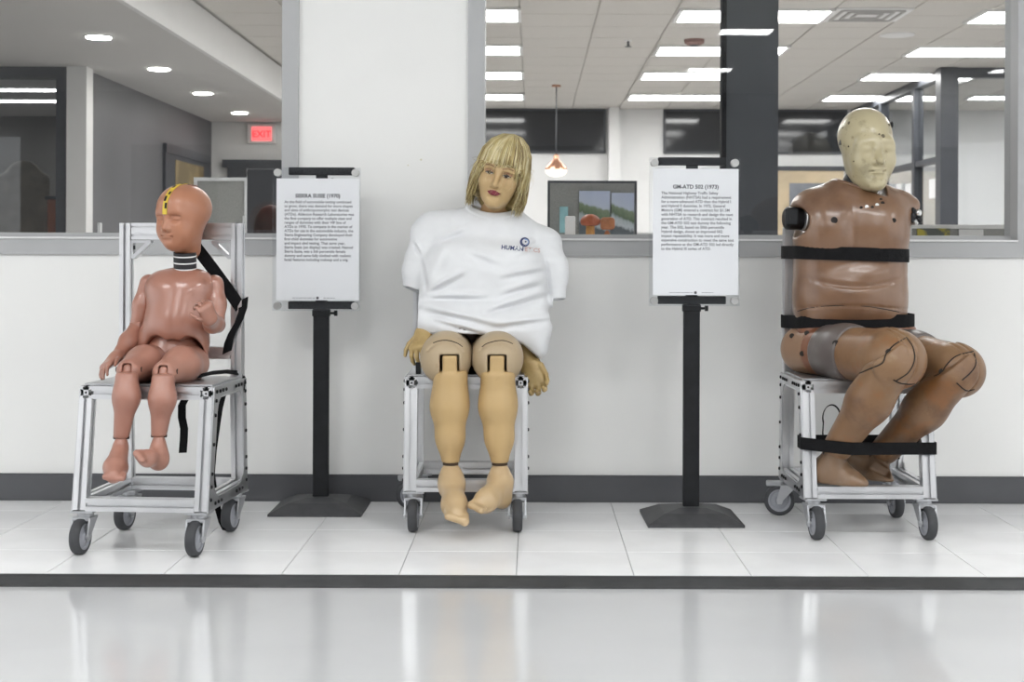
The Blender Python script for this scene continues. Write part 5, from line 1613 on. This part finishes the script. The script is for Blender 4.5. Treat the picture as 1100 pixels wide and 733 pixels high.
    lk(nt, nz.outputs['Fac'], rp.inputs[0]); lk(nt, rp.outputs[0], b.inputs['Base Color']); b.inputs['Roughness'].default_value = 0.42
    S = Sdf().u(ell(T((0, 0.022, 0.030)), np.array((0.089, 0.105, 0.102)) * s, Rh.astype(F32)))
    S.u(rc(T((0.07, 0.012, 0.0)), T((0.074, 0.012, -0.10)), 0.024 * s, 0.022 * s), 0.03).u(rc(T((-0.07, 0.012, 0.0)), T((-0.072, 0.012, -0.085)), 0.022 * s, 0.02 * s), 0.03)
    S.u(rc(T((0.03, 0.07, 0.0)), T((0.03, 0.062, -0.10)), 0.045 * s), 0.03).u(rc(T((-0.03, 0.07, 0.0)), T((-0.03, 0.062, -0.10)), 0.045 * s), 0.03)
    S.sub(lambda P: np.maximum(ell(T((0, -0.10, -0.05)), np.array((0.060, 0.095, 0.100)) * s, Rh.astype(F32))(P), -1), 0.01)
    lo, hi = bbox(T, s, 0.2)
    hair = sdf_obj('wig', S, lo, hi, 0.0045, hm, t)
    rr = random.Random(3)
    tones = []
    for k, c_ in enumerate(((0.20, 0.135, 0.045), (0.40, 0.31, 0.125), (0.56, 0.47, 0.235), (0.68, 0.60, 0.37))):
        tones.append(mat('wig_tone_%s' % ('dark', 'honey', 'blond', 'pale')[k], c_, 0.42, var=0.2, scale=30))
    mb = MB()
    def lock(az, z_end, r_out, wob, rad, zst=0.125, part=0.012):
        """one lock from the parting over the skull down to z_end; az = direction on the head (0 = front)"""
        tone = rr.choices((0, 1, 2, 3), (0.16, 0.3, 0.32, 0.22))[0] if abs(az) < 1.2 else rr.choices((0, 1, 2, 3), (0.3, 0.35, 0.25, 0.1))[0]
        dx, dy = math.sin(az), -math.cos(az)
        pts = []; n = 9; ph = rr.random() * 6.28
        for i in range(n):
            f = i / (n - 1)
            if f < 0.5:
                a = f / 0.5 * math.pi / 2
                rx = math.sin(a); z = 0.032 + 0.108 * math.cos(a)
                ex, ey = 0.0905, 0.108
                p = np.array((dx * ex * rx + part * (1 - rx), 0.02 + dy * ey * rx, z))
            else:
                g = (f - 0.5) / 0.5
                rx = 1 + r_out * math.sin(g * 2.4)
                p = np.array((dx * 0.0905 * rx, 0.02 + dy * 0.108 * rx, 0.032 + (z_end - 0.032) * g))
            amp = wob * f
            p += np.array((math.sin(ph + f * 9), math.cos(ph * 1.3 + f * 8), 0.3 * math.sin(ph + f * 7))) * amp
            pts.append(T(p))
        mb.tube(pts, [rad * s * (1.0 if 1 <= i < n - 3 else (0.55 if i in (0, n - 3) else (0.5 if i == n - 2 else 0.12))) for i in range(n)], 4, tone)
    for _ in range(1000):
        az = rr.uniform(-math.pi, math.pi)
        if abs(az) < 0.62:            # fringe, ends above the brows
            lock(az, rr.uniform(0.016, 0.040), rr.uniform(-0.02, 0.05), 0.003, rr.uniform(0.0018, 0.0034))
        elif abs(az) < 1.02:
            lock(az, rr.uniform(-0.10, 0.0) if abs(az) > 0.85 else rr.uniform(-0.03, 0.03), rr.uniform(0.0, 0.08), 0.005, rr.uniform(0.002, 0.0036))
        else:
            lock(az, rr.uniform(-0.145, -0.09), rr.uniform(0.02, 0.16 if az < 0 else 0.12), 0.009, rr.uniform(0.0022, 0.0042))
    for _ in range(60):               # stray hairs
        lock(rr.uniform(-2.5, 2.5), rr.uniform(-0.12, 0.03), rr.uniform(0.1, 0.24), 0.014, 0.0007)
    mb.build('wig_locks', tones, hair, smooth=True, fix=False)
    return t
woman()

# ---- man-size dummy without arms ---------------------------------------------------------------
def man():
    brown = soiled('brown_vinyl', (0.178, 0.092, 0.048), [((0.215, 0.123, 0.070), 4, 0.45, 0.2, 0.8), ((0.117, 0.056, 0.029), 4.5, 0.50, 0.16, 0.85), ((0.246, 0.156, 0.096), 11, 0.6, 0.15, 0.4)], 0.30, 0.4, 0.08)
    leg = soiled('worn_brown_vinyl', (0.195, 0.104, 0.049), [((0.239, 0.143, 0.072), 5, 0.46, 0.2, 0.8), ((0.103, 0.047, 0.021), 7, 0.53, 0.14, 0.75), ((0.227, 0.092, 0.026), 9, 0.54, 0.12, 0.75), ((0.281, 0.197, 0.114), 16, 0.63, 0.1, 0.5)], 0.42, 0.1, 0.15)
    cuff = soiled('grey_metal_cuff', (0.104, 0.086, 0.079), [((0.158, 0.139, 0.133), 7, 0.5, 0.15, 0.7), ((0.079, 0.045, 0.030), 8, 0.55, 0.15, 0.7)], 0.38, 0.1, 0.1)
    hip_m = soiled('pale_hip_vinyl', (0.260, 0.151, 0.088), [((0.174, 0.087, 0.050), 8, 0.5, 0.2, 0.7), ((0.322, 0.220, 0.154), 14, 0.6, 0.1, 0.5)], 0.4, 0.1, 0.1)
    band = soiled('reddish_brown_band', (0.186, 0.072, 0.033), [((0.236, 0.116, 0.066), 8, 0.5, 0.2, 0.6)], 0.4, 0.1, 0.1)
    cream = soiled('cream_painted_head', (0.438, 0.381, 0.239), [((0.384, 0.329, 0.193), 8, 0.5, 0.2, 0.6), ((0.275, 0.238, 0.145),  20, 0.56, 0.10, 0.75), ((0.206, 0.158, 0.082),  40, 0.62, 0.07, 0.7)], 0.3, 0.3, 0.05)
    foot_m = soiled('scuffed_brown_foot', (0.180, 0.108, 0.060), [((0.216, 0.162, 0.120), 9, 0.5, 0.15, 0.8), ((0.084, 0.048, 0.027), 12, 0.56, 0.12, 0.8)], 0.4, 0.1, 0.15)
    dark = mat('black_hole', (0.012, 0.008, 0.006), 0.8, var=0.2)
    t = thing('crash_test_dummy', 'large armless brown dummy with a cream bald head, strapped at the right', 'dummy', (CH['man'][0] - 0.05, CH['man'][1] + 0.06, 0.466))
    Y = 4.45
    S = Sdf()
    S.u(rbox(W(913, 282, Y), (0.174, 0.10, 0.230), 0.085))
    S.u(rc(W(872, 224, Y + 0.02), W(966, 222, Y + 0.02), 0.047, 0.047), 0.06)
    S.u(rc(W(905, 216, Y + 0.02), W(930, 215, Y + 0.02), 0.062, 0.062), 0.06)
    S.u(rc(W(966, 216, Y + 0.015), W(980, 219, Y + 0.01), 0.026, 0.02), 0.03)
    S.u(rc(W(864, 222, Y + 0.015), W(876, 218, Y + 0.02), 0.03, 0.03), 0.03)
    S.u(ell(W(889, 248, Y - 0.035), (0.085, 0.075, 0.075)), 0.05).u(ell(W(941, 247, Y - 0.035), (0.085, 0.075, 0.075)), 0.05)
    S.u(ell(W(912, 318, Y - 0.02), (0.162, 0.10, 0.10)), 0.04)
    # collar flange round the neck
    cb, ct = W(913, 207, Y), W(917.5, 196.5, Y - 0.004)
    S.u(rc(cb, ct, 0.068, 0.057), 0.025)
    cn = np.array((0.34, -0.12, 1.0))
    S.cut(lambda P: np.where(np.abs(P[:, 0] - W(918, 196, Y)[0]) < 0.085, plane(W(918, 198.5, Y), cn)(P), -1).astype(F32), 0.006)
    S.sub(rc(cb + (ct - cb) * 0.2, ct + (ct - cb) * 3, 0.045, 0.047), 0.006)
    # arm openings
    S.sub(ell(W(852, 238, Y - 0.02), (0.056, 0.09, 0.048)), 0.008)
    def folds(P):
        px = 572 + P[:, 0] * FPX / 4.36; py = 275 - (P[:, 2] - CAM_Z) * FPX / 4.36
        f = (P[:, 1] < Y).astype(F32)
        o = 0.005 * np.exp(-((py - 301 - 6 * np.sin((px - 870) / 105 * 3.14) + 10 * ((px - 912) / 50) ** 2 * 0.3) / 2.6) ** 2) * np.exp(-((px - 920) / 45) ** 2)
        o = o - 0.006 * np.exp(-((py - 292) / 8) ** 2) * np.exp(-((px - 935) / 26) ** 2)
        o = o + 0.004 * np.exp(-((px - 915) / 3.5) ** 2) * np.exp(-((py - 250) / 25) ** 2)
        o = o + 0.003 * np.exp(-((py - 331 + 4 * np.sin((px - 858) / 110 * 3.14)) / 0.9) ** 2)     # seam above the waist
        return (o * f).astype(F32)
    S.disp(folds)
    S.cut(plane(W(912, 346, Y), (0, 0, -1)), 0.004)
    seg('torso', S, [W(835, 185, Y), W(995, 350, Y)], 0.16, 0.0055, brown, t)
    tors = S
    seam(S, [(857, 333.5), (870, 330), (885, 328), (905, 327), (925, 327.5), (945, 330), (966, 334)], dark, t, 0.0014)
    cc_ = W(918, 199.5, 4.445)
    MB().tube([cc_ + np.array((0.0575 * math.cos(q), 0.056 * math.sin(q), -0.36 * 0.0575 * math.cos(q) + 0.05 * math.sin(q) * 0.1)) for q in np.linspace(0, 2 * math.pi, 41)], 0.0055, 8).build('collar_rim', brown, t, smooth=True)
    fy = lambda px, py, F: None
    for (px, py, r) in ((896, 235.5, 0.0105), (960, 235.5, 0.0075), (925, 222, 0.005), (937, 221.5, 0.005), (948, 217, 0.006), (946, 213, 0.0045)):
        screw(front(tors, px, py), (0, -1, 0.1), r, dark, t)
    for (px, py) in ((931, 221), (942, 219)):
        screw(front(tors, px, py), (0, -1, 0.1), 0.006, M['standoff'], t, 'steel_rivet')
    # pelvis
    P = Sdf().u(rbox(W(912, 362, Y + 0.01), (0.168, 0.10, 0.085), 0.06)).u(ell(W(962, 356, Y - 0.02), (0.065, 0.07, 0.045)), 0.03).cut(plane((0, 0, 0.467), (0, 0, -1)), 0.003)
    seg('pelvis', P, [W(855, 338, Y), W(990, 405, Y)], 0.12, 0.006, band, t)
    # shoulder stumps
    s0 = W(855, 234, Y)
    MB().lathe([(0.030, 0), (0.036, 0.004), (0.036, 0.055), (0.030, 0.06)], W(863, 234, Y - 0.004), (-1, -0.25, 0.02), 28).build('shoulder_stump', M['bolt'], t, smooth=True, auto=40)
    MB().lathe([(0.040, 0), (0.042, 0.002), (0.042, 0.012), (0.040, 0.014)], W(865.5, 233, Y - 0.012), (-1, -0.25, 0.02), 28).build('shoulder_ring', M['standoff'], t, smooth=True, auto=40)
    MB().box(W(850, 232, Y - 0.05), (0.020, 0.012, 0.026), bev=0.004).build('shoulder_block', M['stand'], t)
    MB().lathe([(0.006, 0), (0.006, 0.004)], W(850, 232, Y - 0.061), (0, -1, 0), 14).build('shoulder_bolt', M['bolt'], t)
    for k, (px, py, r, m) in enumerate(((977, 231, 0.018, 'bolt'), (982, 227, 0.011, 'standoff'), (983, 235, 0.010, 'bolt'), (979, 238, 0.009, 'standoff'), (976, 226, 0.009, 'bolt'))):
        MB().lathe([(r, 0), (r, 0.02), (r * 0.6, 0.024)], W(px, py, Y - 0.02), (0.55, -0.8, 0.1 * (k - 2)), 16).build('shoulder_fitting', M[m], t)
    # neck and head
    n0, n1 = W(914, 212, Y + 0.01), W(925, 186, Y - 0.015)
    MB().tube([n0, (n0 + n1) / 2, n1], [0.050, 0.047, 0.042], 24).build('neck', mat('black_neck_sleeve', (0.012, 0.013, 0.016), 0.5, var=0.3), t, smooth=True, auto=50)
    R = rot3(2, -2, 7); hc = W(930.3, 158.5, 4.425); s = 1.065
    H, T = head_sdf(hc, R, s, 'man')
    # smooth test head: flat eye area
    for q in (-1, 1): H.u(ell(T((q * 0.03, -0.070, -0.002)), np.array((0.024, 0.0165, 0.018)) * s, R.astype(F32)), 0.02 * s)
    lo, hi = bbox(T, s)
    ho = sdf_obj('head', H, lo, hi, 0.0023, cream, t)
    for (px, py, r) in ((912, 131, 0.0055), (948, 145, 0.008), (944, 143, 0.004), (911.5, 156, 0.0035), (917, 172, 0.003), (954, 133, 0.006), (905, 136, 0.003)):
        p = front(H, px, py); screw(p, (0.1, -1, 0.2), r * 0.8, mat('smudge', (0.16, 0.13, 0.08), 0.7, var=0.5, scale=200), ho, 'worn_mark', 0.004)
    MB().box(W(956.8, 133, 4.42), (0.004, 0.012, 0.009), bev=0.002).build('side_screw', M['bolt'], ho)
    MB().box(W(902.5, 152, 4.43), (0.003, 0.012, 0.008), bev=0.001).build('side_screw', M['bolt'], ho)
    # thighs, each in three sections, and shanks
    shanks = []
    for side in (0, 1):
        if side == 0: A, B, K = W(866, 374, 4.47), W(957, 383, 4.09), W(965, 386, 4.07)
        else: A, B, K = W(940, 371, 4.50), W(1026, 395, 4.175), W(1031, 398, 4.16)
        ax = (B - A) / np.linalg.norm(B - A); L = np.linalg.norm(B - A)
        r0, r1 = (0.080, 0.080) if side == 0 else (0.074, 0.072)
        f = lambda q: A + ax * L * q
        base = Sdf().u(rc(A, f(0.5), r0 * 0.98, r0)).u(rc(f(0.5), B, r0, r1), 0.03).cut(plane((0, 0, 0.467), (0, 0, -1)), 0.004)
        if side == 0:
            S = Sdf(); S.ops = base.ops + [('i', plane(f(0.20), ax), 0.008)]
            seg('hip_section', S, [A - ax * 0.08, f(0.2)], 0.09, 0.005, hip_m, t)
            S = Sdf(); S.ops = base.ops + [('i', plane(f(0.30), ax), 0.006), ('s', plane(f(0.19), ax), 0.006)]
            seg('thigh_band', S, [f(0.15), f(0.3)], 0.1, 0.005, band, t)
        S = Sdf(); S.ops = base.ops + [('d', lambda P: np.full(len(P), -0.003, F32), 0), ('i', plane(f(0.62), ax), 0.006), ('s', plane(f(0.29), ax), 0.006)]
        seg('thigh_cuff', S, [f(0.25), f(0.65)], 0.1, 0.005, cuff, t)
        # knee block
        S = Sdf().u(rc(f(0.60), B, r0, r1 * 1.0)).u(rc(B, K, r1, r1 * 1.02), 0.03)
        S.sub(plane(f(0.60), ax), 0.008)
        kc = K; cd = np.array((-0.35, -0.93, 0.1)); cd /= np.linalg.norm(cd)
        S.disp(lambda P, kc=kc: (0.0045 * np.exp(-((np.sqrt((P[:, 0] - kc[0] + 0.045) ** 2 + (P[:, 2] - kc[2] - 0.012) ** 2) - 0.082) / 0.0028) ** 2) * (P[:, 0] > kc[0] - 0.02)).astype(F32))
        S.disp(lambda P, kc=kc: (0.004 * np.exp(-((np.sqrt((P[:, 0] - kc[0] + 0.075) ** 2 + (P[:, 2] - kc[2] - 0.02) ** 2) - 0.080) / 0.0024) ** 2) * (P[:, 0] > kc[0] - 0.035) * (P[:, 1] < kc[1])).astype(F32))
        seg('knee', S, [f(0.58), B, K], 0.12, 0.004, leg, t)
        KS = S
        if side == 0: pts = [W(958, 391, 4.045), W(934, 430, 4.10), W(902, 478, 4.20)]; rad = [0.066, 0.059, 0.044]; ln = W(948, 382, 4.0); kd = W(960, 388, 4.005)
        else: pts = [W(1022, 404, 4.13), W(994, 438, 4.19), W(952, 482, 4.30)]; rad = [0.062, 0.057, 0.043]; ln = W(1026, 389, 4.1); kd = W(1030, 397, 4.095)
        S = Sdf().u(rc(pts[0], pts[1], rad[0], rad[1])).u(rc(pts[1], pts[2], rad[1], rad[2]), 0.04)
        cd = pts[1] - pts[0]; cd = cd / np.linalg.norm(cd)
        # side plate of the knee joint, cut along a slanting line across the knee
        S.u(ell(kd, (0.060, 0.020, 0.060)), 0.012)
        S.cut(plane(ln, (-0.60, 0.0, 0.80)), 0.005)
        seg('lower_leg', S, pts, 0.11, 0.004, leg, t)
        shanks.append((S, pts))
        U_ = Sdf().u(KS, 0).u(S, 0)
        for px_ in (([(924, 400), (935, 395), (948, 389), (952, 380), (960, 370), (974, 361.5)], [(974, 361.5), (981, 372), (982.5, 386), (976, 399), (963, 408)], [(993, 366), (998.5, 382), (997, 397), (986, 410), (970, 411), (960, 407)]) if side == 0 else
                    ([(1004, 403), (1012, 399), (1017, 391), (1028, 381), (1046, 376)], [(1047, 378), (1048.5, 390), (1043, 399), (1034, 407)], [(1028, 410), (1038, 418), (1047, 417)])):
            seam(U_, px_, dark, t, 0.0021)
        screw(front(S, *((955, 377) if side == 0 else (1012, 398)), 3.9), (-0.2, -1, 0.2), 0.009, dark, t, 'knee_bolt')
        an = pts[2]
        S = Sdf().u(rc(an + np.array((-0.004, 0, -0.012)), W(889, 500, 4.23) if side == 0 else W(938, 497, 4.34), 0.034, 0.032))
        if side == 0:
            S.u(rc(W(890, 512, 4.225), W(912, 516.5, 4.19), 0.040, 0.036), 0.03).u(rc(W(912, 516.5, 4.19), W(926, 520, 4.165), 0.034, 0.022), 0.03)
            S.u(rc(W(886, 503, 4.24), W(898, 503, 4.21), 0.030, 0.033), 0.03).cut(plane((0, 0, 0.160), (0, 0, -1)), 0.008)
            seg('foot', S, [W(880, 480, 4.25), W(935, 530, 4.15)], 0.05, 0.004, foot_m, t)
        else:
            S.u(rc(W(928, 506, 4.34), W(944, 514, 4.29), 0.036, 0.036), 0.03).u(rc(W(944, 514, 4.29), W(955, 522, 4.25), 0.036, 0.026), 0.03)
            S.u(rc(W(915, 492, 4.33), W(938, 497, 4.33), 0.022, 0.026), 0.02)
            S.cut(plane((0, 0, 0.160), (0, 0, -1)), 0.008)
            S.sub(rbox(W(947, 503, 4.255), (0.034, 0.03, 0.014), 0.006, np.array(Matrix.Rotation(math.radians(28), 3, 'Y')).astype(F32)), 0.004)
            seg('foot', S, [W(910, 480, 4.38), W(965, 532, 4.2)], 0.06, 0.004, foot_m, t)
        MB().cyl(an + np.array((-0.045, 0.01, -0.022)), an + np.array((0.04, -0.01, -0.018)), 0.009, 14).build('ankle_pin', M['bolt'], t)
    for (px, py, r) in ((867, 357, 0.008), (862, 379, 0.008), (851, 360, 0.008), (898, 368, 0.010), (882, 367, 0.007)):
        p = W(px, py, 4.385 if px < 890 else 4.32)
        q = Sdf(); q.ops = [('u', rc(W(866, 374, 4.47), W(957, 383, 4.09), 0.081, 0.082), 0)]
        screw(front(q, px, py), (-0.45, -0.9, 0.15), r, dark, t)
    # straps
    X, Yc, yaw = CH['man']
    def post(sx, y0, y1, wx): return [(X + sx * (0.385 / 2) - (0.036 if sx > 0 else 0) + a * 0.036, Yc + y) for a in (0, 1) for y in (y0, y1)]
    ups = post(-1, 0.149, 0.185, 0) + post(1, 0.149, 0.185, 0)
    z = W(905, 271.5, 4.35)[2]
    loop_strap('chest_strap', 'black strap across the chest of the large armless dummy', list(ring_pts(tors, W(912, 270, Y), z)) + ups, lambda x, y: z - 0.004 * (x - 0.95) / 0.15, 0.0205)
    z2 = W(905, 345, 4.35)[2]
    def lz(x, y):
        px = 572 + x * FPX / 4.36
        return CAM_Z - (np.interp(px, [835, 850, 868, 885, 990], [351, 348, 344.5, 343, 344]) - 275) * 4.36 / FPX
    loop_strap('lap_strap', 'black strap across the lap of the large armless dummy', list(ring_pts(P, W(912, 350, Y), z2 - 0.01)) + list(ring_pts(tors, W(912, 350, Y), z2)) + ups, lz, 0.0205)
    yf = Yc - 0.205
    legs = [(X + sx * 0.1925 * 1.0, yf + q) for sx in (-1, 1) for q in (0.05, 0.09)]
    z3 = 0.272
    zst = lambda x, y: z3 - 0.035 * (x - X)
    fr = [(X + a_, Yc + b_) for a_ in (-0.197, 0.197) for b_ in (-0.182, -0.13)]
    for S_, p_ in shanks:
        cz_ = p_[1] + (p_[2] - p_[1]) * (p_[1][2] - z3) / (p_[1][2] - p_[2][2])
        for dz in (-0.018, 0.0, 0.018): fr += list(ring_pts(S_, cz_, z3 + dz, 0.25))
    loop_strap('ankle_strap', 'black strap across both shins of the large armless dummy, tied to the chair legs', fr, zst, 0.018)
    # loose strap end above the ankles
    pts = []; nn = []; wd = []
    for k in range(25):
        q = k / 24
        a_ = math.radians(200 - 230 * q)
        px, py = (884.5 + 0.5 * q, 476 - 60 * q * 2) if False else (894 + 9.5 * math.cos(a_), 448 - 14 * math.sin(a_))
        pts.append(W(px, py, 4.35 + 0.04 * q)); nn.append((math.cos(a_), -0.2, math.sin(a_))); wd.append((0.003, 0.010, 0.0))
    pts = [W(885.5, 476, 4.335), W(884.5, 464, 4.34)] + pts; nn = [(-1, -0.2, 0)] * 2 + nn; wd = [(0.003, 0.010, 0)] * 2 + wd
    o = MB().ribbon(pts, wd, nn, 0.0025).build('strap_loop', M['strap'], None, smooth=True, auto=50)
    tag(o, 'looped loose end of black strap behind the shins of the large dummy', 'strap')
    return t
man()

# straps of the small dummy's chair
def strip(name, label, pts, wd, nr):
    o = MB().ribbon(pts, [wd] * len(pts) if not isinstance(wd, list) else wd, [nr] * len(pts) if not isinstance(nr, list) else nr, 0.0025).build(name, M['strap'], None, smooth=True, auto=50)
    return tag(o, label, 'strap')
w45 = (0.012, 0, 0.0145)
strip('shoulder_strap', 'black strap slanting from behind the neck of the small dummy to the chair post', [W(203, 255, 4.275), W(213, 270, 4.275), W(224, 284, 4.274), (W(236, 300, 4.272)), W(249, 318, 4.268), W(258, 331, 4.275)], w45, (0, -1, 0))
strip('waist_strap', 'black strap curving from the right chair post to the back of the small dummy', [W(262, 322, 4.29), W(261, 334, 4.265), W(257, 346, 4.26), W(250, 358, 4.262), W(246, 368, 4.265), W(244, 380, 4.27)], (0.013, 0, 0.006), (-0.3, -1, 0))
strip('seat_strap', 'black strap wrapped over the right rear corner of the small dummy seat', [W(212, 406, 4.10), W(228, 402, 4.16), W(244, 400.5, 4.22), W(259, 402, 4.29), W(264, 409, 4.30), W(263, 420, 4.29)], [(0.0, 0.012, 0.004)] * 4 + [(0, 0.014, 0)] * 2, [(0, 0, 1)] * 3 + [(0.3, 0, 1), (1, 0, 0.3), (1, 0, 0)])
strip('hanging_strap', 'short black strap hanging under the front of the small dummy seat', [W(204, 429, 4.12), W(199, 431, 4.12), W(196, 437, 4.12), W(196, 450, 4.12), W(198.5, 462, 4.12), W(198, 475, 4.12), W(197, 488, 4.12)], (0.0105, 0.004, 0), (0, -1, 0))
strip('trailing_strap', 'long black strap hanging from the small dummy chair down to the floor', [W(240, 424, 4.22), W(236, 440, 4.2), W(233, 460, 4.2), W(230, 485, 4.2), W(228, 510, 4.22), W(231, 530, 4.24), W(235, 548, 4.25), W(239, 562, 4.25), W(243, 570, 4.235), W(248, 570, 4.26), W(251, 560, 4.3), W(252, 545, 4.31)],
      [(0.010, 0.004, 0)] * 3 + [(0.008, 0.006, 0)] * 3 + [(0.006, 0.009, 0)] * 6, [(0, -1, 0)] * 3 + [(-0.4, -1, 0)] * 3 + [(-1, -0.5, 0), (-1, -0.4, -0.3), (0, -0.3, -1), (0.5, 0, -1), (1, 0, 0), (1, 0, 0)])

for o in list(bpy.data.objects):
    if 'world_off' in o.keys(): del o['world_off']
